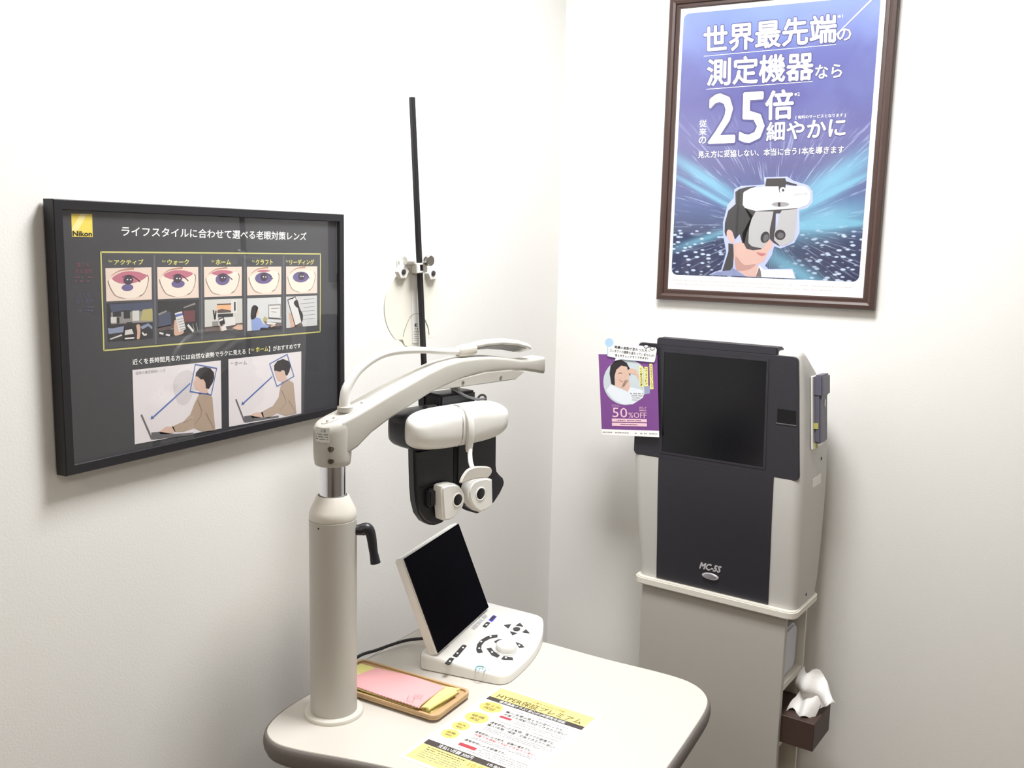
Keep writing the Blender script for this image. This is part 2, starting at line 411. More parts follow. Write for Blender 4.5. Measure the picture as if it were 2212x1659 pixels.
for q, ro, vi in zip(eyes, rose, viol):
    S.lay = base+1; S.quad = q; S.grp += 1
    S.poly('eye_photo', skin, [(0, 0), (1, 0), (1, 1), (0, 1)])
    S.up().poly('eye_photo', skin2, [(0.06, 0.42), (0.2, 0.25), (0.5, 0.15), (0.85, 0.18), (0.93, 0.35), (0.9, 0.6), (0.82, 0.82), (0.6, 0.94), (0.4, 0.94), (0.22, 0.86), (0.12, 0.68)], 4)
    S.line('eye_photo', brow_c, [(0.12, 0.24), (0.28, 0.1), (0.45, 0.05), (0.62, 0.03)], 0.0008, 0.0030, smooth=4)
    S.up()
    if ro:
        (a, b), (c, d) = ro; mx = (a+b)/2
        S.poly('eye_photo', ipink, [(a, c+(d-c)*0.55), (a+(b-a)*0.15, c+(d-c)*0.22), (a+(b-a)*0.38, c), (a+(b-a)*0.68, c+(d-c)*0.03), (b-(b-a)*0.1, c+(d-c)*0.22), (b, c+(d-c)*0.42), (b-(b-a)*0.18, c+(d-c)*0.8), (mx+(b-a)*0.05, d), (mx-(b-a)*0.2, d*1.0), (a+(b-a)*0.12, c+(d-c)*0.85)], 3)
    S.up().ell('eye_photo', ivio, *vi)
    S.up().ell('eye_photo', iiris, (0.49, 0.37), 0.105, 0.135)
    S.line('eye_photo', ilash, [(0.36, 0.28), (0.5, 0.225), (0.62, 0.29), (0.75, 0.44)], 0.0008, 0.0013, smooth=4)
    S.line('eye_photo', iline, [(0.9, 0.22), (0.93, 0.33), (0.9, 0.58), (0.82, 0.8), (0.72, 0.88)], 0.0009, smooth=4)
    S.line('eye_photo', iline, [(0.05, 0.37), (0.07, 0.5), (0.15, 0.73), (0.24, 0.86), (0.42, 0.93)], 0.0009, 0.0004, smooth=4)
    S.up().ell('eye_photo', iw, (0.47, 0.36), 0.016, 0.022); S.ell('eye_photo', iw, (0.54, 0.365), 0.016, 0.022)
scn = [[(425, 830), (745, 820), (747, 1075), (432, 1100)], [(783, 812), (1070, 805), (1072, 1050), (787, 1068)], [(1110, 805), (1375, 796), (1377, 1015), (1112, 1035)],
       [(1410, 795), (1648, 787), (1650, 1005), (1410, 1025)], [(1683, 783), (1900, 775), (1902, 985), (1685, 1003)]]
def C_(n, *rgb): return ink(n, rgb)
dgr, lgr, mgr, slate, steelb = C_('photo_dark', 50, 48, 52), C_('photo_light', 216, 214, 212), C_('photo_mid', 140, 136, 134), C_('photo_slate', 74, 80, 100), C_('photo_steel', 132, 142, 166)
hand, brn, orng, redd, bl_ph, blu_sh, pale = C_('photo_hand', 206, 168, 146), C_('photo_brown', 92, 78, 76), C_('photo_orange', 232, 176, 130), C_('photo_red', 110, 64, 68), C_('photo_blue', 90, 108, 170), C_('photo_shirt', 140, 158, 206), C_('photo_pale', 204, 202, 196)
hairm, olive = C_('photo_hair', 40, 34, 38), C_('photo_olive', 176, 166, 112)
def R_(n, m_, x0, y0, x1, y1): S.poly(n, m_, [(x0, y0), (x1, y0), (x1, y1), (x0, y1)])
N_ = 'scene_photo'
S.grp += 1; S.lay = base+1; S.quad = scn[0]; R_(N_, dgr, 0, 0, 1, 1)
S.up(); S.poly(N_, slate, [(0.05, 0.03), (1, 0), (1, 0.2), (0.7, 0.24), (0.35, 0.2), (0.1, 0.25)]); R_(N_, mgr, 0.08, 0.24, 1, 0.55); S.poly(N_, steelb, [(0, 0.64), (0.1, 0.66), (0.36, 0.62), (0.34, 0.78), (0.02, 0.8)])
S.up(); R_(N_, dgr, 0.12, 0.24, 0.3, 0.36); R_(N_, dgr, 0.36, 0.2, 0.5, 0.42); S.poly(N_, olive, [(0.78, 0.2), (0.99, 0.18), (0.99, 0.52), (0.72, 0.5)]); R_(N_, pale, 0.55, 0.22, 0.7, 0.5); R_(N_, pale, 0.07, 0.36, 0.2, 0.52)
S.poly(N_, pale, [(0.03, 0.93), (0.3, 0.83), (0.32, 0.87), (0.06, 0.95)]); S.poly(N_, steelb, [(0.72, 0.66), (0.9, 0.58), (0.99, 0.68), (0.98, 0.76), (0.9, 0.66), (0.76, 0.74)])
S.up(); R_(N_, dgr, 0.42, 0.52, 0.54, 0.6); S.poly(N_, hairm, [(0.36, 0.66), (0.56, 0.64), (0.6, 0.8), (0.58, 1.0), (0.34, 1.0)]); R_(N_, dgr, 0.2, 0.38, 0.26, 0.54)
S.up(); S.poly(N_, pale, [(0.38, 0.73), (0.53, 0.71), (0.57, 0.84), (0.37, 0.86)]); R_(N_, lgr, 0.37, 0.93, 0.58, 0.97); S.poly(N_, hand, [(0.63, 0.62), (0.7, 0.6), (0.72, 0.75), (0.7, 0.97), (0.64, 0.98), (0.65, 0.8)], 3); S.line(N_, lgr, [(0.76, 0.82), (0.8, 0.89), (0.86, 0.88)], 0.003)
S.grp += 1; S.lay = base+1; S.quad = scn[1]; R_(N_, dgr, 0, 0, 1, 1)
S.up(); R_(N_, redd, 0.62, 0.3, 0.9, 0.62); S.poly(N_, slate, [(0, 0.4), (0.3, 0.3), (0.32, 0.7), (0, 0.75)]); S.poly(N_, mgr, [(0, 0.35), (0.2, 0.27), (0.22, 0.31), (0, 0.41)]); S.poly(N_, mgr, [(0.62, 0.2), (0.9, 0.08), (0.92, 0.13), (0.63, 0.23)]); S.poly(N_, brn, [(0, 0.72), (0.4, 0.66), (0.4, 0.78), (0, 0.84)])
S.line(N_, lgr, [(0.02, 0.88), (0.12, 0.92)], 0.003); S.line(N_, lgr, [(0.18, 0.94), (0.28, 0.97)], 0.003); S.line(N_, mgr, [(0.84, 0.68), (0.88, 0.86)], 0.0015); S.line(N_, mgr, [(0.93, 0.66), (0.97, 0.9)], 0.0015); S.line(N_, mgr, [(0.3, 0.8), (0.42, 0.78)], 0.0015)
S.up(); S.poly(N_, hand, [(0.4, 0.55), (0.5, 0.62), (0.62, 0.86), (0.58, 0.95), (0.4, 0.98), (0.38, 0.8)], 3); S.line(N_, lgr, [(0.72, 0.7), (0.86, 0.9)], 0.004)
S.up(); S.poly(N_, lgr, [(0.4, 0.36), (0.58, 0.31), (0.67, 0.82), (0.5, 0.89)]); S.up(); S.poly(N_, bl_ph, [(0.41, 0.4), (0.59, 0.36), (0.6, 0.42), (0.42, 0.47)])
for k in range(5): S.line(N_, mgr, [(0.45+0.02*k, 0.55+0.07*k), (0.6+0.02*k, 0.51+0.07*k)], 0.0011)
S.grp += 1; S.lay = base+1; S.quad = scn[2]; R_(N_, pale, 0, 0, 1, 1)
S.up(); S.poly(N_, brn, [(0, 0.84), (1, 0.78), (1, 1), (0, 1)]); R_(N_, lgr, 0.7, 0.05, 0.86, 0.45); R_(N_, mgr, 0.2, 0.68, 0.36, 0.85); R_(N_, orng, 0.33, 0.14, 0.7, 0.42)
S.up(); R_(N_, brn, 0.33, 0.14, 0.7, 0.18); S.poly(N_, brn, [(0.34, 0.34), (0.45, 0.3), (0.7, 0.37), (0.7, 0.42), (0.34, 0.42)]); R_(N_, dgr, 0.35, 0.46, 0.75, 0.56); R_(N_, dgr, 0.78, 0.1, 0.82, 0.38); S.line(N_, dgr, [(0.27, 0.62), (0.23, 0.33)], 0.003); S.line(N_, dgr, [(0.27, 0.62), (0.3, 0.35)], 0.003)
S.poly(N_, hand, [(0.72, 0.93), (0.88, 0.82), (1, 0.84), (1, 1), (0.9, 1)], 0); S.poly(N_, hand, [(0.38, 0.75), (0.45, 0.9), (0.5, 1.0), (0.42, 1.0)])
S.up(); S.poly(N_, lgr, [(0.5, 0.6), (0.8, 0.57), (0.81, 0.83), (0.54, 0.86)]); S.poly(N_, hairm, [(0.36, 0.6), (0.5, 0.56), (0.54, 0.76), (0.42, 0.82)])
S.up(); S.poly(N_, lgr, [(0.42, 0.86), (0.53, 0.8), (0.58, 0.96), (0.46, 1.0)]); S.poly(N_, lgr, [(0.37, 0.64), (0.48, 0.59), (0.49, 0.65), (0.38, 0.7)])
S.grp += 1; S.lay = base+1; S.quad = scn[3]; R_(N_, C_('photo_haze', 206, 208, 208), 0, 0, 1, 1)
S.up(); R_(N_, dgr, 0.34, 0.93, 1, 1); S.poly(N_, C_('photo_desk', 112, 100, 98), [(0.48, 0.74), (1, 0.82), (1, 0.95), (0.6, 0.95)]); R_(N_, mgr, 0.62, 0.22, 0.99, 0.64); R_(N_, lgr, 0.88, 0.0, 0.98, 0.2); S.poly(N_, olive, [(0.46, 0.66), (0.52, 0.58), (0.6, 0.66), (0.56, 0.76), (0.48, 0.76)])
S.up(); R_(N_, lgr, 0.64, 0.26, 0.97, 0.64); S.poly(N_, blu_sh, [(0.12, 0.68), (0.28, 0.6), (0.38, 0.64), (0.46, 0.8), (0.64, 0.9), (0.6, 0.95), (0.4, 0.92), (0.36, 1.0), (0.14, 1.0)]); S.poly(N_, lgr, [(0.6, 0.76), (0.85, 0.82), (0.8, 0.88), (0.56, 0.82)])
S.up(); S.poly(N_, hand, [(0.24, 0.4), (0.32, 0.36), (0.32, 0.48), (0.26, 0.56)]); S.poly(N_, hairm, [(0.12, 0.34), (0.16, 0.24), (0.24, 0.22), (0.32, 0.3), (0.29, 0.4), (0.26, 0.5), (0.25, 0.6), (0.14, 0.66), (0.1, 0.56)], 3); R_(N_, mgr, 0.7, 0.34, 0.94, 0.36); S.poly(N_, hand, [(0.68, 0.9), (0.8, 0.86), (0.82, 0.9), (0.7, 0.95)])
S.line(N_, mgr, [(0.7, 0.45), (0.85, 0.47)], 0.001); S.line(N_, dgr, [(0.62, 0.64), (0.99, 0.7)], 0.002)
S.grp += 1; S.lay = base+1; S.quad = scn[4]; R_(N_, C_('photo_paper', 200, 200, 200), 0, 0, 1, 1)
S.up(); S.poly(N_, hand, [(0.08, 0.5), (0.2, 0.62), (0.34, 0.98), (0.14, 1.0)]); S.poly(N_, brn, [(0.2, 1.0), (0.5, 0.88), (0.54, 1.0)])
for k in range(6): S.line(N_, mgr, [(0.56-0.1*(k % 2), 0.12+0.13*k), (0.92, 0.1+0.13*k)], 0.0008)
S.up(); S.poly(N_, hairm, [(0.24, 0.2), (0.36, 0.12), (0.44, 0.4), (0.54, 0.62), (0.5, 0.86), (0.4, 0.6)], 3)
S.up(); S.poly(N_, hairm, [(0.04, 0.1), (0.3, 0.0), (0.5, 0.86), (0.28, 0.97)]); S.up(); S.poly(N_, lgr, [(0.06, 0.12), (0.29, 0.03), (0.48, 0.85), (0.29, 0.94)]); S.up(); S.poly(N_, hairm, [(0.24, 0.2), (0.33, 0.13), (0.39, 0.36), (0.31, 0.34)], 3); R_(N_, hairm, 0.12, 0.05, 0.22, 0.09)
# lower pictures
S.view(100, 720, 680/2212); S.lay = base; S.grp += 1
S.text('caption_lettering', iw, '近くを長時間見る方には自然な姿勢でラクに見える【', (605, 223), (1432, 142), (603, 183), 0.014)
S.text('caption_lettering', iyl, 'for', (1437, 125), (1462, 122), (1436, 105), 0.01)
S.text('caption_lettering', iy, 'ホーム', (1472, 132), (1558, 124), (1471, 97), 0.02)
S.text('caption_lettering', iw, '】がおすすめです', (1562, 128), (1786, 104), (1561, 92), 0.014)
whit = ink('photo_white', (226, 220, 222)); swt, swt2 = ink('sweater_beige', (178, 158, 140)), ink('sweater_fold', (152, 132, 116)); lap = ink('laptop_grey', (104, 102, 106)); arrow = ink('arrow_blue', (76, 106, 176)); igr = ink('caption_grey', (140, 136, 140)); fskin = ink('face_skin', (214, 182, 166)); shad = ink('photo_shadow', (208, 202, 204))
P1 = [(603, 258), (1224, 190), (1231, 668), (620, 780)]; P2 = [(1277, 182), (1790, 127), (1790, 568), (1282, 657)]
for k, P in enumerate((P1, P2)):
    nm = 'posture_photo'
    S.grp += 1; S.lay = base+1; S.poly(nm, whit, P)
    S.up()
    if k == 0:
        S.poly(nm, shad, [(890, 360), (930, 280), (1010, 260), (1040, 330), (1030, 420), (980, 500), (920, 480)], 4)
        S.text('photo_caption', igr, '従来の遠近両用レンズ', (626, 292), (835, 270), (625, 270), 0.0)
        S.up(); S.poly(nm, fskin, [(1050, 300), (1065, 305), (1085, 325), (1100, 320), (1118, 345), (1118, 385), (1130, 395), (1137, 425), (1072, 428), (1075, 402), (1045, 392), (1038, 368), (1031, 352), (1041, 330)])
        S.poly(nm, swt, [(1072, 424), (1137, 420), (1165, 450), (1170, 520), (1186, 680), (1090, 690), (1040, 665), (960, 692), (900, 692), (880, 655), (960, 620), (1010, 570), (1040, 490)])
        S.poly(nm, fskin, [(788, 692), (840, 655), (890, 655), (905, 690), (860, 708), (800, 708)])
        S.poly(nm, lap, [(742, 745), (735, 697), (790, 692), (900, 706), (1030, 697), (1032, 712), (748, 747)])
        S.up(); S.poly(nm, hairm, [(1050, 275), (1075, 245), (1110, 236), (1150, 245), (1175, 275), (1178, 310), (1165, 350), (1140, 390), (1120, 385), (1115, 345), (1100, 320), (1085, 325), (1065, 305), (1052, 300), (1045, 305)])
        S.line(nm, lap, [(665, 570), (740, 742)], 0.0028)
        for a in ([(1060, 470), (1090, 560), (1040, 640)], [(1120, 560), (1160, 640), (1175, 675)], [(960, 630), (1030, 600)]): S.line(nm, swt2, a, 0.0022, 0.0008, smooth=4)
        S.up(); S.line('sight_arrow', arrow, [(1045, 217), (1195, 245), (1157, 432), (1008, 408)], 0.0016, closed=True)
        S.line('sight_arrow', arrow, [(1008, 352), (752, 585)], 0.0024); S.poly('sight_arrow', arrow, [(730, 602), (738, 576), (756, 597)])
    else:
        S.text('photo_caption', igr, 'ホーム', (1322, 227), (1408, 218), (1321, 199), 0.015); S.text('photo_caption', igr, 'for', (1296, 215), (1312, 214), (1296, 203), 0.0)
        S.up(); S.poly(nm, fskin, [(1600, 262), (1640, 270), (1660, 256), (1678, 290), (1692, 325), (1655, 348), (1648, 335), (1625, 332), (1612, 300)])
        S.poly(nm, swt, [(1652, 345), (1700, 325), (1735, 350), (1745, 450), (1756, 565), (1680, 580), (1620, 560), (1560, 595), (1520, 590), (1505, 555), (1590, 510), (1630, 450), (1640, 390)])
        S.poly(nm, fskin, [(1430, 577), (1470, 555), (1520, 555), (1526, 590), (1450, 597)])
        S.poly(nm, lap, [(1390, 622), (1385, 582), (1430, 577), (1520, 593), (1630, 577), (1632, 590), (1396, 627)])
        S.up(); S.poly(nm, hairm, [(1598, 225), (1620, 195), (1660, 180), (1700, 195), (1715, 230), (1705, 270), (1690, 297), (1678, 290), (1672, 262), (1655, 258), (1640, 270), (1615, 262), (1600, 262)])
        S.line(nm, lap, [(1330, 462), (1390, 620)], 0.0028)
        for a in ([(1650, 400), (1680, 480), (1640, 540)], [(1700, 470), (1735, 530), (1748, 560)]): S.line(nm, swt2, a, 0.0022, 0.0008, smooth=4)
        S.up(); S.line('sight_arrow', arrow, [(1567, 213), (1690, 147), (1738, 300), (1618, 372)], 0.0016, closed=True)
        S.line('sight_arrow', arrow, [(1585, 303), (1386, 487)], 0.0024); S.poly('sight_arrow', arrow, [(1368, 502), (1375, 478), (1391, 497)])
S.flush()
obj('cover_sheet', ([(0.0225, PY0+0.0125, PZ0+0.0125), (0.0225, PY1-0.0125, PZ0+0.0125), (0.0225, PY1-0.0125, PZ1-0.0125), (0.0225, PY0+0.0125, PZ1-0.0125)], [(0, 1, 2, 3)]), acryl, t, smooth=False, label='clear glossy acrylic cover sheet')

# ---- portrait poster on the back wall
QX0, QX1, QZ0 = 0.3135, 0.8855, 1.3876
QW, QH = QX1-QX0, 0.797
t = thing('framed_poster', ((QX0+QX1)/2, 0, QZ0), 'tall brown framed blue poster of a head in a white phoropter above the chart cabinet', 'framed poster')
fr = Frame((QX0, 0, QZ0), (1, 0, 0), (0, 0, 1), (0, -1, 0))
picture_frame(t, fr, QW, QH, 0.030, 0.026, brown_fr, [(0, 0), (0, 0.75), (0.12, 0.95), (0.4, 1.0), (0.6, 0.9), (0.66, 0.72), (0.9, 0.74), (1.0, 0.6), (1.0, 0.2), (0.6, 0)])
QP = -0.014
bk = obj('poster_sheet', box((QX0+0.02, QP, QZ0+0.02), (QX1-0.02, -0.003, QZ0+QH-0.02)), paper_w, t, smooth=False)
# printed picture: procedural streaks of light on blue
PM = bpy.data.materials.new('blue_starburst_print'); PM.use_nodes = True; nt = PM.node_tree
b = nt.nodes['Principled BSDF']; b.inputs['Roughness'].default_value = 0.5
tc = nt.nodes.new('ShaderNodeTexCoord'); sp = nt.nodes.new('ShaderNodeSeparateXYZ'); nt.links.new(tc.outputs['Object'], sp.inputs[0])
x, z = X(nt, sp.outputs[0]), X(nt, sp.outputs[2])
rp = nt.nodes.new('ShaderNodeValToRGB'); nt.links.new((z/0.797).s, rp.inputs[0])
cr = rp.color_ramp; cr.elements[0].position = 0.05; cr.elements[0].color = L3(40, 44, 76); cr.elements[1].position = 0.97; cr.elements[1].color = L3(124, 146, 208)
for p_, c_ in ((0.22, (48, 56, 90)), (0.33, (76, 92, 140)), (0.45, (92, 92, 138)), (0.55, (98, 98, 152)), (0.66, (80, 78, 144)), (0.8, (84, 90, 160)), (0.9, (114, 132, 196))):
    e = cr.elements.new(p_); e.color = L3(*c_)
dx, dz = x-0.02, z-0.20
ang = dz.op('ARCTAN2', dx); rad = (dx*dx+dz*dz).op('SQRT')
cb = nt.nodes.new('ShaderNodeCombineXYZ'); nt.links.new((ang*22.0).s, cb.inputs[0]); nt.links.new((rad*7.0).s, cb.inputs[1])
nz = nt.nodes.new('ShaderNodeTexNoise'); nz.inputs['Scale'].default_value = 1.6; nz.inputs['Detail'].default_value = 4; nt.links.new(cb.outputs[0], nz.inputs[0])
st = ((X(nt, nz.outputs[0])-0.56)*5.0).clamp() * (z-0.43).op('ABSOLUTE').bell(0.5) * ((z*-1.0+0.50)*9.0).clamp() * 0.75
def ridge(x0, z0, x1, z1, w):
    l = math.hypot(x1-x0, z1-z0); a, c = (z1-z0)/l, -(x1-x0)/l
    d = (x-x0)*a+(z-z0)*c
    tt = ((x-x0)*((x1-x0)/l**2)+(z-z0)*((z1-z0)/l**2))
    return d.bell(w)*(tt-0.5).bell(0.62)
sw = (ridge(-0.25, 0.38, -0.06, 0.26, 0.016)+ridge(0.25, 0.38, 0.07, 0.26, 0.03)+ridge(0.24, 0.24, 0.06, 0.2, 0.035)+ridge(0.0, 0.14, 0.19, 0.03, 0.022)*0.8+ridge(-0.25, 0.335, -0.06, 0.235, 0.007)+ridge(0.25, 0.335, 0.09, 0.25, 0.008)+ridge(0.25, 0.215, 0.07, 0.205, 0.008)+ridge(-0.24, 0.14, -0.07, 0.2, 0.01)*0.7).clamp()
n3 = nt.nodes.new('ShaderNodeTexNoise'); n3.inputs['Scale'].default_value = 5; n3.inputs['Detail'].default_value = 3; nt.links.new(tc.outputs['Object'], n3.inputs[0])
cloud = ((X(nt, n3.outputs[0])-0.5)*2.4).clamp() * ((z-0.45)*6.0).clamp() * 0.7
mp = nt.nodes.new('ShaderNodeMapping'); mp.inputs['Scale'].default_value = (1.0, 1.0, 2.2); mp.inputs['Rotation'].default_value = (0, 0.3, 0); nt.links.new(tc.outputs['Object'], mp.inputs[0])
vo = nt.nodes.new('ShaderNodeTexVoronoi'); vo.inputs['Scale'].default_value = 46; nt.links.new(mp.outputs[0], vo.inputs[0])
dots = ((X(nt, vo.outputs['Distance'])*-1.0+0.36)*7.0).clamp() * ((z*-1.0+0.215)*30.0).clamp() * ((x-0.02).op('ABSOLUTE')*6.0).clamp() * 0.8
def layer(col, fac, rgb):
    mx = nt.nodes.new('ShaderNodeMix'); mx.data_type = 'RGBA'; nt.links.new(col, mx.inputs[6]); mx.inputs[7].default_value = L3(*rgb); nt.links.new(fac.s, mx.inputs[0]); return mx.outputs[2]
col = layer(rp.outputs[0], cloud, (140, 168, 222)); col = layer(col, st, (196, 210, 240)); col = layer(col, sw*0.8, (122, 184, 210)); col = layer(col, dots, (206, 224, 248))
nt.links.new(col, b.inputs['Base Color'])
S = Sheet((0, QP, 0), (1, 0, 0), (0, 0, 1), (0, -1, 0), bk)
S.view(1400, 330, 580/2212)
bl, br_ = S.uv((186, 1004)), S.uv((1722, 1064))
zz = (bl[1]+br_[1])/2; top = QZ0+QH-0.043
x0, x1 = bl[0]+0.002, br_[0]+0.004
S.lay = 1
pts = rrect(x1-x0, top-zz, 0.016, 6, (x0+x1)/2, (top+zz)/2)
S.put('printed_picture', PM, [S.at(p) for p in pts], [tuple(range(len(pts)))])
ifg = ink('faint_grey', (206, 202, 202))
S.dashes('small_print', ifg, (205, 1048), (1690, 1112), 0.0035, 70, 11, 0.85); S.dashes('small_print', ifg, (225, 1078), (1575, 1140), 0.0035, 64, 12, 0.85)
# figure with phoropter
S.view(1540, 380, 240/1659)
glowi = ink('pale_glow', (176, 184, 226)); hair = ink('poster_hair', (48, 46, 50)); fsk = ink('poster_skin', (204, 168, 158)); fsk2 = ink('poster_skin_shade', (178, 138, 130)); lip = ink('poster_lip', (184, 116, 116))
pw, pg, pd, pb = ink('device_white', (208, 208, 213)), ink('device_grey', (174, 173, 176)), ink('device_dark', (58, 54, 56)), ink('lens_black', (40, 38, 44))
F_ = 'printed_figure'
S.lay = 2
S.poly(F_, glowi, [(760, 20), (1110, 10), (1200, 70), (1310, 105), (1420, 140), (1490, 230), (1490, 390), (1410, 480), (1290, 510), (1295, 850), (1215, 1000), (1010, 1085), (915, 1050), (880, 1180), (780, 1340), (830, 1390), (1190, 1385), (1240, 1535), (-60, 1478), (40, 1425), (118, 1420), (200, 1140), (155, 900), (150, 700), (220, 430), (310, 330), (320, 200), (420, 150), (770, 128)])
S.up(); S.poly(F_, ink('coat_blue', (128, 138, 176)), [(-50, 1482), (60, 1435), (140, 1425), (280, 1360), (490, 1500)]); S.poly(F_, ink('coat_white', (226, 228, 240)), [(630, 1506), (690, 1335), (760, 1400), (1180, 1400), (1225, 1530)])
S.up(); S.poly(F_, fsk, [(310, 1015), (430, 980), (700, 1080), (850, 950), (900, 1010), (885, 1060), (845, 1110), (812, 1170), (765, 1275), (700, 1312), (650, 1312), (680, 1340), (640, 1505), (490, 1500), (340, 1380), (310, 1200)])
S.poly(F_, ink('collar_dark', (110, 96, 96)), [(640, 1505), (690, 1360), (715, 1420), (725, 1508)])
S.up(); S.poly(F_, fsk2, [(340, 1200), (470, 1330), (640, 1312), (560, 1390), (400, 1420), (340, 1380)], 3); S.poly(F_, lip, [(650, 1140), (730, 1150), (792, 1162), (745, 1198), (690, 1185)], 3)
S.poly(F_, hair, [(340, 420), (450, 440), (600, 600), (500, 860), (470, 1010), (440, 1000), (400, 870), (330, 950), (290, 830), (225, 805), (200, 910), (175, 840), (180, 700), (230, 520)]); S.poly(F_, hair, [(232, 1005), (305, 1020), (312, 1200), (300, 1360), (260, 1410), (140, 1420), (232, 1130)])
S.poly(F_, pd, [(470, 470), (1255, 478), (1250, 560), (940, 560), (930, 900), (1000, 1052), (900, 995), (850, 940), (720, 1095), (600, 1112), (500, 1085), (440, 960), (440, 860), (560, 640)])
S.up(); S.poly(F_, fsk, [(205, 850), (232, 803), (280, 822), (308, 900), (320, 980), (290, 1010), (232, 940)], 3)
S.poly(F_, pg, [(640, 530), (905, 530), (880, 660), (850, 800), (845, 930), (740, 1085), (580, 1050), (530, 1000), (535, 860), (545, 760), (580, 640)]); S.poly(F_, pg, [(1030, 515), (1258, 490), (1240, 750), (1210, 950), (1100, 1030), (1000, 1040), (915, 960), (920, 850), (970, 700), (980, 600)])
S.poly(F_, pd, [(335, 240), (400, 195), (520, 165), (650, 152), (470, 230), (450, 480), (340, 440)]); S.poly(F_, pd, [(800, 40), (1080, 35), (1095, 80), (1260, 130), (1245, 150), (1090, 125), (1080, 165), (780, 155)])
S.up(); S.poly(F_, pw, [(455, 250), (560, 185), (780, 157), (1380, 155), (1450, 230), (1460, 340), (1420, 430), (1290, 480), (640, 525), (480, 480), (445, 430)])
S.ell(F_, pb, (778, 915), 62, 88, 0.35); S.ell(F_, pb, (1005, 880), 80, 78)
S.up(); S.poly(F_, pd, [(980, 150), (1085, 150), (1085, 230), (1030, 270), (990, 240)]); S.ell(F_, ink('slot_grey', (150, 148, 152)), (1010, 425), 130, 36); S.ell(F_, ink('lens_glint', (96, 94, 98)), (790, 925), 36, 58, 0.35); S.ell(F_, ink('lens_glint', (96, 94, 98)), (1012, 890), 48, 46)
S.text(F_, ink('slot_grey', (150, 148, 152)), 'VISION-S 700', (1210, 298), (1412, 284), (1210, 268), 0.0)
S.up(); S.ell(F_, pw, (1045, 218), 48, 52); S.up(); S.ell(F_, pd, (1050, 215), 18, 20); S.poly(F_, pd, [(970, 400), (1010, 395), (1010, 460), (975, 460)])
# white lettering
S.view(1400, 0, 580/2212); S.lay = 8
halo = ink('navy_outline', (74, 72, 128)); T_ = 'poster_lettering'
big = [('世界最先端', (462, 438), (1548, 345), (462, 222), 0.022), ('測定機器', (487, 708), (1356, 655), (492, 490), 0.022), ('25', (497, 1184), (950, 1166), (508, 782), 0.012),
       ('倍', (968, 988), (1192, 976), (972, 752), 0.022), ('細やかに', (975, 1162), (1622, 1122), (980, 1010), 0.022), ('見え方に妥協しない、本当に合う1本を導きます', (412, 1303), (1612, 1262), (414, 1246), 0.016),
       ('なら', (1378, 650), (1596, 638), (1380, 538), 0.016), ('の', (1558, 338), (1672, 330), (1560, 240), 0.016)]
for body, a, b2, c, bo in big: S.text('lettering_outline', halo, body, a, b2, c, bo+0.03)
S.up()
for body, a, b2, c, bo in big: S.text(T_, iw, body, a, b2, c, bo)
S.text(T_, iw, '※1', (1562, 150), (1606, 146), (1562, 124), 0.01); S.text(T_, iw, '※2', (1206, 792), (1250, 789), (1206, 764), 0.01)
S.text(T_, iw, '[ 有料のサービスとなります ]', (1216, 985), (1626, 965), (1217, 953), 0.01)
S.vtext(T_, iw, '従来の', (424, 985), (484, 982), (418, 1190), 0.014)
S.line(T_, iw, [(460, 464), (1548, 367)], 0.0014); S.line(T_, iw, [(480, 736), (1356, 671)], 0.0014); S.line(T_, iw, [(1840, 0), (1536, 300)], 0.0042, 0.0020)
S.flush()
obj('cover_sheet', ([(QX0+0.028, -0.0195, QZ0+0.028), (QX1-0.028, -0.0195, QZ0+0.028), (QX1-0.028, -0.0195, QZ0+QH-0.028), (QX0+0.028, -0.0195, QZ0+QH-0.028)], [(0, 1, 2, 3)]), acryl2, t, smooth=False, label='clear poster film')

# ------------------------------------------------------------------ refraction table
TZ = 0.72
outline = [(.138, -1.27), (.137, -1.333), (.146, -1.385), (.166, -1.421), (.204, -1.441), (.255, -1.438), (.33, -1.421), (.407, -1.406), (.462, -1.402), (.517, -1.406), (.60, -1.423), (.67, -1.438), (.72, -1.441), (.758, -1.421),
           (.778, -1.385), (.787, -1.333), (.788, -1.2), (.787, -1.05), (.783, -.954), (.767, -.905), (.731, -.872), (.672, -.859), (.54, -.858), (.394, -.850), (.25, -.852), (.195, -.860), (.160, -.885), (.143, -.93), (.139, -1.05), (.138, -1.16)]
OUT = [Vector((v.x, v.y)) for v in catmull([(p[0], p[1], 0) for p in outline], 4, True)]
def offset(P, d):
    n = len(P); r = []
    for i in range(n):
        tg = (P[(i+1) % n]-P[i-1]).normalized(); r.append(P[i]+Vector((tg.y, -tg.x))*d)
    return r
t = thing('refraction_table', (0.46, -1.15, 0), 'cream topped table with dark grey rounded edge standing in the room corner', 'table')
obj('tabletop', prism([tuple(p) for p in offset(OUT, -0.0042)], 0.7, TZ, bev=0.0008), cream_top, t, flat_angle=40)
rings = []
for d, z in ((-0.0043, 0.7185), (-0.002, 0.7188), (0.0005, 0.716), (0.0022, 0.709), (0.0025, 0.703), (0.0016, 0.695), (-0.002, 0.687), (-0.008, 0.684), (-0.03, 0.684)):
    rings.append([Vector((p.x, p.y, z)) for p in offset(OUT, d)])
obj('edge_band', loft(rings), edge_grey, t, flat_angle=60, label='dark grey rounded rubber edge band')
obj('pedestal', prism(rrect(0.36, 0.40, 0.03, 5, 0.36, -1.21), 0.05, 0.684), ped_m, t)
obj('base_plate', prism(rrect(0.46, 0.48, 0.05, 5, 0.38, -1.18), 0.0, 0.05, bev=0.01), edge_grey, t)

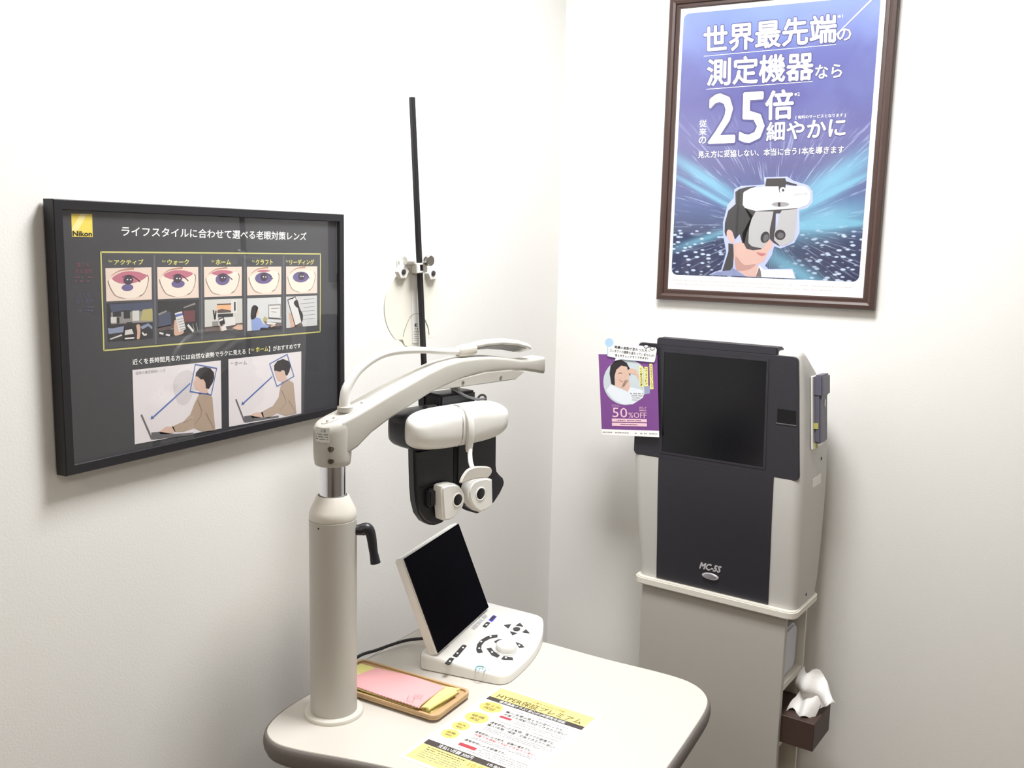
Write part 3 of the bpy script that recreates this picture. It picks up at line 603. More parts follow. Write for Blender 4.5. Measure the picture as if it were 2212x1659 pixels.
# ------------------------------------------------------------------ instrument column with arm
CX, CY = 0.221, -1.308
t = thing('instrument_column', (CX, CY, TZ), 'warm grey instrument column with curved overhead arm standing on the table', 'instrument stand')
cf = Frame((CX, CY, 0), (1, 0, 0), (0, 1, 0), (0, 0, 1))
obj('flange', lathe([(0.0508, TZ+0.0001), (0.0508, TZ+0.005), (0.0498, TZ+0.0065), (0.0420, TZ+0.0075)], cf, 64), cream_pl, t)
obj('post', lathe([(0.0400, TZ+0.006), (0.0400, 1.0695), (0.0396, 1.070)], cf, 64), grey_metal, t)
obj('post_cap', lathe([(0.0394, 1.0705), (0.0398, 1.072), (0.0397, 1.080), (0.0380, 1.086), (0.0275, 1.1085), (0.0262, 1.1105), (0.0246, 1.1108), (0.0240, 1.109), (0.0240, 1.10)], cf, 64), cream_pl, t)
obj('chrome_tube', lathe([(0.0221, 1.09), (0.0221, 1.18)], cf, 64), chrome, t, label='polished chrome telescopic tube')
ath = math.radians(16); AD = Vector((math.sin(ath), math.cos(ath), 0)); AN = Vector((math.cos(ath), -math.sin(ath), 0))
AF = Frame((CX, CY, 0), AD, AN, (0, 0, 1))      # s along arm, w to the room side, z
rings = []
for z, r in ((1.1635, 0.0280), (1.165, 0.0296), (1.173, 0.0308), (1.185, 0.0315), (1.225, 0.0318), (1.233, 0.0308), (1.2385, 0.0280), (1.2405, 0.024)):
    ring = []
    for i in range(64):
        p_ = cf(r*math.cos(2*PI*i/64), r*math.sin(2*PI*i/64), z)
        p_.z += max(0.0, (z-1.19)/0.05)*0.33*(p_-Vector((CX, CY, p_.z))).dot(AD)     # the crown slopes up into the arm
        ring.append(p_)
    rings.append(ring)
head = loft(rings)
arm_pts = [  # s, top, bottom, half width
    (0.000, 1.2400, 1.180, 0.0305), (0.030, 1.2495, 1.192, 0.0305), (0.060, 1.2605, 1.2130, 0.0300), (0.100, 1.2755, 1.2320, 0.0290), (0.144, 1.2905, 1.2490, 0.0280), (0.190, 1.3060, 1.2665, 0.0262),
    (0.230, 1.3170, 1.2775, 0.0250), (0.270, 1.3225, 1.2860, 0.0240), (0.310, 1.3230, 1.2910, 0.0232), (0.350, 1.3215, 1.2925, 0.0225), (0.390, 1.3165, 1.2915, 0.0220), (0.430, 1.3095, 1.2880, 0.0215),
    (0.445, 1.3085, 1.2865, 0.0200), (0.470, 1.3095, 1.2825, 0.0205), (0.497, 1.3105, 1.2765, 0.0215), (0.4985, 1.3095, 1.2780, 0.0205)]
rings = []
for s, zt, zb, hw in arm_pts:
    c = rrect(2*hw, zt-zb, min(0.006, (zt-zb)*0.3), 4, 0, (zt+zb)/2)
    rings.append([AF(s, p[0], p[1]) for p in c])
arm = obj('arm', join(head, loft(rings)), grey_metal, t, flat_angle=50)
obj('arm_cover', prism([(0.196, 1.2725), (0.262, 1.2715), (0.333, 1.272), (0.411, 1.273), (0.436, 1.286), (0.40, 1.2925), (0.33, 1.294), (0.262, 1.2875)], -0.020, 0.0245, Frame((CX, CY, 0), AD, (0, 0, 1), AN), bev=0.0015), grey_metal, t, flat_angle=30)
for s, z in ((0.271, 1.2795), (0.369, 1.2805)):
    sf = Frame(AF(s, 0.0246, z), AD, (0, 0, 1), AN); obj('screw', lathe([(0.0034, 0), (0.0032, 0.0012), (0.0018, 0.0012), (0.0014, 0.0004)], sf, 16), steel, t)
def facing(z, q):      # frame on the column surface at height z under pixel column q
    d = Vector((q[0], q[1], 0)).normalized(); s = Vector((0, 0, 1)).cross(d)
    return d, s
cdx = Vector((CAM.x-CX, CAM.y-CY, 0)).normalized(); csd = Vector((0, 0, 1)).cross(cdx)
for z in (1.196, 1.1755):
    sf = Frame(Vector((CX, CY, z))+cdx*0.0309-csd*0.003, csd, (0, 0, 1), cdx); obj('bolt', lathe([(0.0052, 0), (0.0052, 0.0016), (0.0044, 0.0022), (0.0030, 0.0022), (0.0026, 0.0006)], sf, 24), mat('dull_bolt_steel', (128, 122, 112), 0.35, 0.9), t)
obj('small_screw', lathe([(0.0015, 0), (0.0015, 0.0006)], Frame(Vector((CX, CY, 1.062))+(cdx*math.cos(0.62)-csd*math.sin(0.62))*0.0399, csd, (0, 0, 1), (cdx*math.cos(0.62)-csd*math.sin(0.62))), 12), black_mt, t)
# warning sticker on the column head
stv, stf = [], []
for i in range(9):
    a = -1.0+0.86*i/8
    d = cdx*math.cos(a)+csd*math.sin(a)
    for z in (1.2065, 1.231): stv.append(Vector((CX, CY, z))+d*0.0323)
stf = [(2*i, 2*i+2, 2*i+3, 2*i+1) for i in range(8)]
stk = obj('sticker', (stv, stf), mat('silver_sticker', (216, 218, 214), 0.45), t, label='silver caution sticker')
def on_cyl(a, z, r): d = cdx*math.cos(a)+csd*math.sin(a); return Vector((CX, CY, z))+d*r
def cyl_text(body, a0, a1, z0, z1, material, bold=0.0):
    vs, fs = glyphs(body, bold); X0 = min(v.x for v in vs); X1 = max(v.x for v in vs); Y0 = min(v.y for v in vs); Y1 = max(v.y for v in vs)
    return [on_cyl(a0+(a1-a0)*(v.x-X0)/(X1-X0), z0+(z1-z0)*(v.y-Y0)/(Y1-Y0), 0.0325) for v in vs], fs
lines = [cyl_text('注 意', -0.62, -0.34, 1.2235, 1.2285, ibk, 0.0)]
for k, z in enumerate((1.2190, 1.2150, 1.2110)):
    for j in range(9):
        a0 = -0.95+0.084*j
        if (j*7+k*3) % 5: lines.append(([on_cyl(a0, z, 0.0325), on_cyl(a0+0.066, z, 0.0325), on_cyl(a0+0.066, z+0.0014, 0.0325), on_cyl(a0, z+0.0014, 0.0325)], [(0, 1, 2, 3)]))
obj('sticker_print', join(*lines), ink('sticker_grey', (90, 92, 92)), stk, smooth='print')
# inlay plate and pins on top of the arm
inl = []
for i in range(40):
    a = 2*PI*i/40; s = 0.026+0.046*math.cos(a); w_ = 0.0165*math.sin(a)
    inl.append((s, w_))
def arm_top(s):
    for k in range(len(arm_pts)-1):
        a, b_ = arm_pts[k], arm_pts[k+1]
        if a[0] <= s <= b_[0]: return a[1]+(b_[1]-a[1])*(s-a[0])/(b_[0]-a[0])
    return 1.2405+0.33*s
obj('inlay_plate', loft([[AF(s, w_, arm_top(s)-0.001) for s, w_ in inl], [AF(s, w_, arm_top(s)+0.0012) for s, w_ in inl]]), cream_pl, t)
for s, w_ in ((-0.012, 0.004), (0.001, 0.004), (0.058, 0.004)):
    zt = arm_top(s)+0.0005; obj('pin', lathe([(0.0028, zt-0.001), (0.0028, zt+0.0035), (0.0018, zt+0.0048)], Frame(AF(s, w_, 0), (1, 0, 0), (0, 1, 0), (0, 0, 1)), 16), cream_pl, t)
# clamp lever
lv = csd*1.0
d0 = Vector((CX, CY, 1.050))
side = (csd*0.985+cdx*0.17).normalized()
k = obj('clamp_lever', join(lathe([(0.009, 0.038), (0.009, 0.056)], Frame(d0, (0, 0, 1), cdx, side), 20),
        tube([d0+side*0.048, d0+side*0.058+Vector((0, 0, 0.003)), d0+side*0.064+Vector((0, 0, -0.008)), d0+side*0.068+Vector((0, 0, -0.035)), d0+side*0.072+Vector((0, 0, -0.058))], 0.008, 14, 5, rs=lambda q: 0.0105-0.004*q if q < 0.8 else 0.0073+0.004*(q-0.8)*2)), black_pl, t, label='black clamping lever')

# ------------------------------------------------------------------ reading lamp (hose + flat head)
t = thing('gooseneck_lamp', AF(0.026, 0, arm_top(0.026)), 'white gooseneck reading lamp bent over the curved column arm', 'lamp')
obj('socket', lathe([(0.0135, 1.250), (0.0135, 1.258), (0.012, 1.2595), (0.009, 1.2595)], Frame(AF(0.026, 0, 0), (1, 0, 0), (0, 1, 0), (0, 0, 1)), 32), grey_metal, t)
obj('hose', tube([AF(.025, 0, 1.255), AF(.025, 0, 1.272), AF(.031, 0, 1.292), AF(.055, 0, 1.319), AF(.094, 0, 1.3385), AF(.135, 0, 1.3445), AF(.193, 0, 1.3425), AF(.237, 0, 1.3375), AF(.285, 0, 1.334)], 0.0085, 20, 6, rs=lambda q: 0.0095-0.0035*min(1, q*1.3)), white_pl, t)
HF = Frame(AF(.285, 0, 1.334), AD, AN, (0, 0, 1)); HR = Frame(AF(.285, 0, 1.3365), AD, AN*math.cos(0.27)+Vector((0, 0, math.sin(0.27))), Vector((0, 0, math.cos(0.27)))-AN*math.sin(0.27))
rings = []
for s, zc, hw, hh in ((-0.006, 0, 0.008, 0.007), (-0.004, 0, 0.010, 0.009), (0.004, 0.0005, 0.0125, 0.010), (0.022, 0.002, 0.0150, 0.0100), (0.028, 0.003, 0.0175, 0.0085)):
    rings.append([HF(s, p[0], p[1]) for p in rrect(2*hw, 2*hh, hh*0.7, 4, 0, zc)])
obj('joint', loft(rings), cream_pl, t)
rings = []
for s, zc, hw, hh in ((0.024, 0.005, 0.012, 0.005), (0.028, 0.0055, 0.018, 0.0062), (0.05, 0.0075, 0.023, 0.0065), (0.09, 0.0070, 0.026, 0.0060), (0.13, 0.0020, 0.026, 0.0055), (0.16, -0.0055, 0.0235, 0.0050), (0.172, -0.009, 0.018, 0.0045), (0.175, -0.010, 0.012, 0.003)):
    rings.append([HR(s, p[0], p[1]) for p in rrect(2*hw, 2*hh, hh*0.8, 4, 0, zc)])
obj('lamp_head', loft(rings), white_pl, t, flat_angle=60)
rings = []
for s, zc, hw in ((0.05, 0.0005, 0.018), (0.09, 0.0005, 0.021), (0.13, -0.004, 0.021), (0.158, -0.0105, 0.018)):
    rings.append([HR(s, -hw, zc+0.001), HR(s, hw, zc+0.001), HR(s, hw, zc-0.0006), HR(s, -hw, zc-0.0006)])
obj('lens', loft(rings), mat('grey_lamp_lens', (138, 136, 134), 0.3), t)

# ------------------------------------------------------------------ phoropter
pth = math.radians(14.4); PW = Vector((math.sin(pth), math.cos(pth), 0)); PN = Vector((math.cos(pth), -math.sin(pth), 0))
PO = AF(0.29, 0, 0)
PF = Frame(PO, PW, (0, 0, 1), PN)       # u, z, d
t = thing('phoropter', PF(-0.056, 1.205, 0), 'black and white motorised phoropter with forehead rest hanging under the column arm', 'phoropter')
def superring(cx, cz, hw, hh, d, e=3.2, n=56):
    o = []
    for i in range(n):
        a = 2*PI*i/n; c, s = math.cos(a), math.sin(a)
        o.append(PF(cx+hw*math.copysign(abs(c)**(2/e), c), cz+hh*math.copysign(abs(s)**(2/e), s), d))
    return o
obj('rear_housing', loft([superring(c_, 1.2025, hw, hh, d, 4.5) for c_, hw, hh, d in ((-.052, 0.085, 0.026, -0.034), (-.052, 0.100, 0.033, -0.030), (-.0515, 0.1045, 0.0352, -0.020), (-.049, 0.1095, 0.0362, 0.0), (-.046, 0.1125, 0.0365, 0.018), (-.045, 0.112, 0.0362, 0.028))]), black_pl, t, flat_angle=55)
obj('front_shell', loft([superring(-.0455, 1.2065, hw, hh, d, e) for hw, hh, d, e in ((0.110, 0.034, 0.024, 4), (0.1155, 0.0362, 0.026, 4), (0.1175, 0.0372, 0.034, 3.8), (0.1185, 0.0368, 0.046, 3.4), (0.1165, 0.0350, 0.056, 3.1), (0.109, 0.0310, 0.063, 2.9), (0.092, 0.0230, 0.0675, 2.8), (0.058, 0.012, 0.0695, 2.6))]), white_pl, t, flat_angle=60)
sx = -0.050
obj('shell_seam', tube([PF(sx-.010, 1.2435, 0.052), PF(sx-.011, 1.236, 0.0632), PF(sx-.012, 1.22, 0.0692), PF(sx-.012, 1.205, 0.0697), PF(sx-.012, 1.19, 0.0688), PF(sx-.012, 1.176, 0.0625), PF(sx-.011, 1.170, 0.052)], 0.0008, 8, 4), mat('seam_grey', (150, 148, 144), 0.6), t)  # thin grey seam line down the front shell
st_p = [(1.245, 0.042), (1.2445, 0.056), (1.237, 0.068), (1.222, 0.0745), (1.205, 0.0760), (1.190, 0.0755), (1.178, 0.0725), (1.1665, 0.070), (1.160, 0.070)]
rings = []
for i, (z, d) in enumerate(st_p):
    hw = 0.0072-0.002*max(0, i-6)/2; u0 = sx+0.0015*i*0.6; th_ = 0.006
    rings.append([PF(u0-hw, z, d-th_), PF(u0-hw, z, d), PF(u0-hw*0.5, z, d+0.0015), PF(u0+hw*0.5, z, d+0.0015), PF(u0+hw, z, d), PF(u0+hw, z, d-th_)])
rest = obj('forehead_rest', join(loft(rings), tube([PF(-0.0435, 1.165, 0.069), PF(-0.048, 1.155, 0.074), PF(-0.055, 1.145, 0.083), PF(-0.061, 1.138, 0.094), PF(-0.064, 1.134, 0.104)], 0.0045, 12, 4)), white_pl, t, flat_angle=45)
def pfpx(zx, zy, d):
    X_ = on_plane((820+zx*.18692, 840+zy*.18692), PO+PN*d, PN); v = X_-PO; return v.dot(PW), X_.z
pad = [pfpx(a, b_, 0.11) for a, b_ in ((930, 1085), (940, 1050), (965, 1000), (1010, 940), (1065, 910), (1130, 896), (1200, 895), (1265, 902), (1295, 935), (1290, 975), (1265, 1010), (1240, 1028), (1180, 1030), (1110, 1040), (1050, 1055), (1000, 1070), (955, 1090))]
pad = [(v.x, v.y) for v in catmull([(a, b_, 0) for a, b_ in pad], 3, True)]
obj('forehead_pad', prism(pad, 0.106, 0.112, PF, bev=0.0018, seg=3), cream_pl, rest, flat_angle=50)
Lm = [(-.141, 1.172), (-.140, 1.14), (-.138, 1.10), (-.135, 1.075), (-.128, 1.052), (-.115, 1.035), (-.101, 1.026), (-.088, 1.0225), (-.070, 1.0235), (-.058, 1.029), (-.048, 1.045), (-.043, 1.07), (-.042, 1.10), (-.0425, 1.172)]
Rm = [(-.0405, 1.172), (-.041, 1.10), (-.038, 1.075), (-.028, 1.052), (-.016, 1.042), (.004, 1.030), (.022, 1.0225), (.045, 1.0265), (.068, 1.036), (.083, 1.050), (.093, 1.064), (.0955, 1.072), (.092, 1.080), (.082, 1.088), (.074, 1.096), (.071, 1.11), (.070, 1.172)]
obj('lens_module', prism(Lm, 0.006, 0.031, PF, bev=0.006, seg=3), black_pl, t, flat_angle=45)
obj('lens_module', prism(Rm, 0.006, 0.031, PF, bev=0.006, seg=3), black_pl, t, flat_angle=45)
obj('module_ledge', box((-.128, 1.0995, 0.029), (-.088, 1.1015, 0.034), PF, 0.0006), black_pl, t)
obj('module_grip', box((-.117, 1.062, 0.026), (-.097, 1.098, 0.042), PF, 0.005, 3), black_pl, t)
obj('module_grip', box((-.030, 1.060, 0.026), (.022, 1.090, 0.040), PF, 0.004, 3), black_pl, t)
cupL = [pfpx(a, b_, 0.06) for a, b_ in ((722, 1165), (728, 1135), (760, 1118), (830, 1102), (885, 1100), (930, 1125), (965, 1170), (990, 1230), (993, 1290), (970, 1370), (925, 1440), (870, 1490), (815, 1518), (760, 1528), (745, 1510), (735, 1400))]
cupR = [pfpx(a, b_, 0.06) for a, b_ in ((1312, 1050), (1290, 1040), (1240, 1028), (1160, 1040), (1095, 1068), (1055, 1120), (1033, 1190), (1038, 1260), (1062, 1325), (1105, 1385), (1165, 1428), (1220, 1410), (1290, 1370), (1318, 1335))]
for cup, hc in ((cupL, (904, 1283)), (cupR, (1168, 1213))):
    pf = obj('eye_shield', prism(cup, 0.034, 0.060, PF, bev=0.0035, seg=3), white_pl, t, flat_angle=45)
    u, z = pfpx(hc[0], hc[1], 0.06)
    hf = Frame(PF(u, z, 0.0600), PW, (0, 0, 1), PN)
    obj('aperture_ring', lathe([(0.0135, -0.001), (0.0132, 0.0006), (0.0118, 0.0012), (0.0105, 0.0006), (0.0100, -0.001)], hf, 40), white_pl, pf)
    obj('aperture', lathe([(0.0101, -0.001), (0.0101, 0.0005), (0.0094, 0.0007)], hf, 40), mat('aperture_black', (26, 26, 30), 0.25), pf)
obj('mount_block', box((-.069, 1.234, -0.026), (.022, 1.2605, 0.018), PF, 0.004, 2), black_pl, t)
obj('mount_shaft', lathe([(0.0085, 1.255), (0.0085, 1.276)], Frame(PF(-0.015, 0, 0.0), (1, 0, 0), (0, 1, 0), (0, 0, 1)), 24), steel, t)
obj('mount_lever', box((-.096, 1.2375, 0.000), (-.072, 1.2425, 0.012), PF, 0.001), mat('lever_grey', (92, 90, 92), 0.5), t)
ringp = [PF(.043+.011*math.cos(a), 1.240+.0085*math.sin(a), .012) for a in [PI*k/8-0.2 for k in range(-1, 11)]]
obj('cable', join(tube([PF(-.040, 1.2735, .006), PF(-.034, 1.268, .014), PF(-.012, 1.254, .024), PF(.012, 1.246, .026), PF(.034, 1.2425, .022), PF(.050, 1.241, .014)], 0.0026, 10, 5), tube(ringp, 0.0022, 8, 2)), grey_cable, t, label='thin grey cable')
# near point rod
rb, rt = PF(-.0435, 1.222, -.05), PF(-.0835, 1.786, -.05)
ax = (rt-rb).normalized(); sd = PW-ax*PW.dot(ax); sd.normalize(); fd = ax.cross(sd)
RF = Frame(rb, sd, fd, ax); RL = (rt-rb).length
obj('near_point_rod', box((-.0042, -.0042, 0), (.0042, .0042, RL), RF, 0.0007, 1), black_mt, t, label='long black square near point rod')
obj('rod_holder', join(box((-.011, -.010, -.004), (.011, .010, .030), RF, 0.002), box((-.006, -.022, .004), (.006, .002, .016), RF, 0.002), box((-.050, -.006, .040), (.012, .006, .048), RF, 0.002)), black_pl, t)
# ------------------------------------------------------------------ near point card on the rod
def rod_at(z): return rb+ax*((z-rb.z)/ax.z)
KO = rod_at(1.487)
KF = Frame(Vector((0, 0, 0)), PW, (0, 0, 1), PN)
t = thing('near_point_card', KO, 'round cream near vision card clamped to the black rod', 'vision card')
def kloc(q, d):     # pixel -> u, z on the plane offset d from the rod axis plane
    X_ = on_plane(q, KO+PN*d, PN); return (X_-KO).dot(PW), X_.z
KP = Frame(Vector((KO.x, KO.y, 0)), PW, (0, 0, 1), PN)
cu, cz = kloc((897, 664), -0.012)
cr_ = 0.074
pts = []
for i in range(72):
    a = 2*PI*i/72; pts.append((cu+cr_*math.cos(a), cz+cr_*math.sin(a)))
notch = []
for p in pts:
    du, dz_ = p[0]-cu, p[1]-cz
    if dz_ < -0.058 and abs(du) > 0.027: p = (p[0], cz-0.058)
    notch.append(p)
obj('card_disc', prism(notch, -0.0135, -0.0108, KP, bev=0.0004, seg=1), card_m, t)
dk = [(cu-.045, cz-.0555), (cu-.030, cz-.062), (cu-.018, cz-.073), (cu, cz-.078), (cu+.018, cz-.073), (cu+.030, cz-.062), (cu+.045, cz-.0555)]
obj('index_wheel', prism([(v.x, v.y) for v in catmull([(a, b_, 0) for a, b_ in dk], 5)], -0.0175, -0.0148, KP), mat('card_wheel', (222, 219, 204), 0.45), t)
strip = [(cu-.0125, cz+.060), (cu+.004, cz+.060), (cu+.009, cz-.066), (cu-.0075, cz-.066)]
strip_o = obj('chart_strip', prism(strip, -0.0106, -0.0100, KP), paper_w, t)
arch = [(cu-.030, cz-.052), (cu-.026, cz-.038), (cu-.014, cz-.017), (cu-.004, cz-.012), (cu+.010, cz-.012), (cu+.020, cz-.020), (cu+.030, cz-.036), (cu+.034, cz-.052)]
obj('window_rim', tube([KP(a, b_, -0.0102) for a, b_ in arch], 0.0005, 6, 4), mat('rim_grey', (150, 148, 138), 0.5), t)
S = Sheet(KP(0, 0, -0.0099), PW, (0, 0, 1), PN, strip_o); S.view(840, 540, 120/830)
S.text('chart_lettering', ibk, 'E', (388, 1146), (426, 1146), (388, 1102), 0.03)
S.text('chart_lettering', ibk, 'T B', (384, 1188), (438, 1190), (384, 1166), 0.02)
S.text('chart_lettering', ibk, 'L E N', (380, 1230), (444, 1232), (380, 1210), 0.02)
S.dashes('chart_lettering', ibk, (376, 1258), (446, 1260), 0.0012, 7, 5, 0.95)
for k, y in enumerate((1292, 1322, 1350)): S.dashes('chart_lettering', igr, (374-k, y), (446+k, y+2), 0.0009, 8, 6+k, 0.95)
S.flush()
# clamp body
kb = []
br1, br2 = kloc((862, 565), 0.0), kloc((928, 560), 0.0)
def kcyl(q0, q1, r, d0=0.0, d1=None, n=20):
    a = KP(*kloc(q0, d0), d0); b_ = KP(*kloc(q1, d0 if d1 is None else d1), d0 if d1 is None else d1)
    return tube([a, b_], r, n, 0)
obj('clamp_bar', join(kcyl((874, 563), (893, 563), 0.0075, -0.004), *[box((-.0078, y0_, z0_), (.0078, y0_+.0029, z0_+.0036), Frame(KO, sd, fd, ax), 0.0008) for y0_ in (-.0075, .0046) for z0_ in (-.009, .0054)],
     box((-.0135, -.0075, -.009), (-.0046, .0075, .009), Frame(KO, sd, fd, ax), 0.001), box((.0046, -.0075, -.009), (.0125, .0075, .009), Frame(KO, sd, fd, ax), 0.001)), white_pl, t)
kn = KP(*kloc((927, 563), 0.013), 0.013)
obj('clamp_knob', lathe([(0.0050, -0.012), (0.0090, -0.005), (0.0098, -0.004), (0.0098, 0.0035), (0.0088, 0.0045)], Frame(kn, PW, (0, 0, 1), PN), 32), steel, t, label='round silver clamp knob')
for q in ((868, 587), (932, 590)):
    u, z = kloc(q, -0.008); ef = Frame(KP(u, z, -0.008), PW, (0, 0, 1), PN)
    ear = obj('clip_ear', join(lathe([(0.0135, -0.004), (0.0145, -0.003), (0.0145, 0.003), (0.012, 0.005)], ef, 6), box((-0.010, 0.0, -0.006), (0.012, 0.022, 0.002), ef, 0.003)), white_pl, t)
    obj('plug', lathe([(0.0048, 0.004), (0.0048, 0.0062), (0.0040, 0.0066)], ef, 20), mat('plug_dark', (60, 58, 62), 0.5), ear)
obj('clip_bridge', tube([KP(*kloc((868, 570), -.010), -.010), KP(*kloc((890, 574), -.0125), -.0125), KP(*kloc((934, 580), -.0125), -.0125)], 0.0058, 14, 5), white_pl, t)

# ------------------------------------------------------------------ console with monitor
cth = math.radians(7.0); FX = Vector((math.cos(cth), math.sin(cth), 0)); FY = Vector((-math.sin(cth), math.cos(cth), 0))
KO2 = Vector((0.259, -1.092, TZ+0.0004)); CF = Frame(KO2, FX, FY, (0, 0, 1))
t = thing('control_console', CF(0.08, 0.14, 0), 'white keypad console with tilted black touch screen on the table', 'console')
fo = [(-.006, .03), (-.005, .008), (.004, .0), (.04, .0), (.10, .0), (.150, .0), (.166, .004), (.176, .020), (.181, .06), (.183, .11), (.180, .16), (.172, .21), (.160, .25), (.148, .282), (.138, .294), (.120, .299), (.05, .299), (.006, .299), (-.004, .292), (-.006, .275)]
fo = [(v.x, v.y) for v in catmull([(a, b_, 0) for a, b_ in fo], 3, True)]
def ctop(fx): return 0.0315-0.075*(fx+0.0)
rings = []
cxm, cym = 0.07, 0.15
for kx, zf in ((0.985, 0.0), (1.0, 0.06), (1.0, 0.75), (0.992, 0.92), (0.975, 1.0)):
    rings.append([CF(cxm+(a-cxm)*kx, cym+(b_-cym)*kx, ctop(a)*zf) for a, b_ in fo])
cb_ = obj('base', loft(rings), white_pl, t, flat_angle=50)
for q in ((750, 1450), (847, 1470)):
    X_ = on_plane((780+q[0]*.25316, 1100+q[1]*.25316), CF(0, 0.0, 0), -FY); fx = (X_-KO2).dot(FX); zz = X_.z-TZ
    obj('usb_port', join(box((fx-.0065, -.0012, zz-.0038), (fx+.0065, .002, zz+.0038), CF)), ibk, cb_, smooth=False)
    obj('usb_contact', box((fx-.0045, -.0016, zz-.0012), (fx+.0045, -.0008, zz+.0012), CF), steel, cb_, smooth=False)
# monitor
BL, BR = Vector((.290, -1.082, .757)), Vector((.258, -.832, .757)); TL_, TR_ = Vector((.2155, -1.090, .9335)), Vector((.1850, -.8435, .9345))
ma = (BR-BL).normalized(); mup = ((TL_-BL)+(TR_-BR)).normalized(); mup = (mup-ma*mup.dot(ma)).normalized(); mn = ma.cross(mup)
MF = Frame(BL, ma, mup, mn); mw, mh = (BR-BL).length, ((TL_-BL).length+(TR_-BR).length)/2
mon = obj('monitor', join(box((-.0025, -.0025, -.021), (mw+.0025, mh+.0025, -.0005), MF, 0.003, 2), box((.05, -.018, -.016), (mw-.05, .02, -.004), MF, 0.002)), white_pl, t)
obj('screen', box((0, 0, -.0015), (mw, mh, .0006), MF, 0.0004, 1), screen_m, mon, smooth=False, label='switched-off black screen')
# keypad prints and buttons on the sloping top
tn = Vector((0, 0, 1))*1.0+FX*0.075; tn.normalize(); ta = FY.copy(); tb = tn.cross(ta)
TOPO = CF(0, 0, ctop(0)+0.0004)
key_m = mat('charcoal_key', (48, 46, 48), 0.5)
def key(name, zp, material=key_m, h=0.0009, sm=0, parent=cb_):
    P_ = []
    for a, b_ in zp:
        X_ = on_plane((780+a*.25316, 1100+b_*.25316), TOPO, tn)-TOPO; P_.append((X_.dot(FX-tn*FX.dot(tn)), X_.dot(ta)))
    if sm: P_ = [(v.x, v.y) for v in catmull([(a, b_, 0) for a, b_ in P_], sm, True)]
    fxv = (FX-tn*FX.dot(tn)).normalized()
    return obj(name, prism(P_, -0.0006, h, Frame(TOPO, fxv, ta, tn)), material, parent, smooth=False)
for tri in ([(1220, 990), (1280, 984), (1258, 1018)], [(1322, 993), (1357, 972), (1385, 1003)], [(1272, 1045), (1333, 1059), (1292, 1075)], [(1378, 1050), (1408, 1027), (1440, 1060)]): key('arrow_key', tri)
key('centre_key', [(1328+31*math.cos(a), 1024+16*math.sin(a)) for a in [2*PI*i/24 for i in range(24)]])
key('arc_key', [(1165, 1072), (1120, 1076), (1070, 1090), (1020, 1120), (990, 1158), (983, 1195), (990, 1220), (1006, 1228), (1040, 1222), (1026, 1195), (1030, 1160), (1056, 1128), (1105, 1103), (1165, 1093)])
key('ring_key', [(1137, 1130), (1170, 1114), (1206, 1113), (1180, 1140), (1150, 1142)]); key('ring_key', [(1320, 1136), (1370, 1154), (1393, 1178), (1350, 1182)])
key('ring_key', [(1072, 1190), (1110, 1184), (1135, 1215), (1185, 1250), (1165, 1266), (1115, 1246)]); key('ring_key', [(1198, 1278), (1218, 1256), (1295, 1268), (1299, 1288), (1220, 1286)])
key('side_key', [(715, 1317), (752, 1274), (768, 1269), (795, 1278), (760, 1322), (745, 1328)]); key('side_key', [(782, 1252), (862, 1164), (878, 1160), (902, 1168), (826, 1258), (812, 1264)])
key('side_key', [(1037, 1000), (1068, 966), (1080, 964), (1102, 971), (1072, 1006), (1062, 1010)])
key('power_key_light', [(1088, 947), (1122, 910), (1134, 906), (1158, 917), (1126, 954), (1114, 960)], glow('blue_led', (70, 60, 220), 0.6), 0.0006)
key('power_key', [(1096, 945), (1124, 914), (1134, 911), (1152, 919), (1124, 950), (1114, 954)], key_m, 0.0012)
S = Sheet(TOPO+tn*0.0011, ta, -(FX-tn*FX.dot(tn)).normalized(), tn, cb_, step=0.0001); S.view(780, 1100, .25316)
teal, teal2 = ink('teal_swirl', (120, 176, 184)), ink('grey_swirl', (168, 186, 198)); legend = ink('legend_white', (236, 236, 232))
S.line('logo_swirl', teal, [(985, 1372), (980, 1350), (1000, 1336), (1030, 1336), (1050, 1346)], 0.0028, smooth=4); S.line('logo_swirl', teal2, [(1058, 1350), (1062, 1366), (1045, 1380), (1015, 1384), (990, 1376)], 0.0028, smooth=4)
S.line('logo_swirl', teal, [(1005, 1366), (1018, 1350), (1038, 1352), (1040, 1366)], 0.0016, smooth=4)
S.dashes('logo_lettering', teal2, (1068, 1392), (1098, 1358), 0.0016, 5, 3, 0.9)
S.text('model_lettering', ink('model_grey', (186, 186, 192)), 'VISION-R 700', (966, 1030), (1082, 912), (938, 1012), 0.012)
for q in ((870, 1180), (822, 1228), (758, 1297), (1070, 985), (1118, 1218), (1025, 1128), (1008, 1186), (1105, 1085), (1236, 1266), (1350, 1160)): S.grp += 1; S.ell('key_legend', legend, q, 9, 7, n=10)
S.flush()
kc = on_plane((780+1245*.25316, 1100+1206*.25316), TOPO, tn); kfx = (FX-tn*FX.dot(tn)).normalized()
obj('control_knob', lathe([(0.0225, -0.001), (0.0225, 0.0015), (0.0212, 0.002), (0.0208, 0.0115), (0.0195, 0.0135), (0.016, 0.0142)], Frame(kc-kfx*0.002, kfx, ta, tn), 48), white_pl, t)
# console cable
o = tag(obj('power_cable', tube([Vector((.233, -.995, .742)), Vector((.203, -1.0, .736)), Vector((.173, -1.015, .731)), Vector((.158, -1.045, .730)), Vector((.147, -1.083, .730)), Vector((.130, -1.122, .727)), Vector((.117, -1.14, .70)), Vector((.112, -1.148, .62)), Vector((.10, -1.15, .35)), Vector((.09, -1.15, .004))], 0.0032, 10, 8), black_pl, loc=(0.09, -1.15, 0)), 'thin black cable running from the console over the table edge', 'cable')

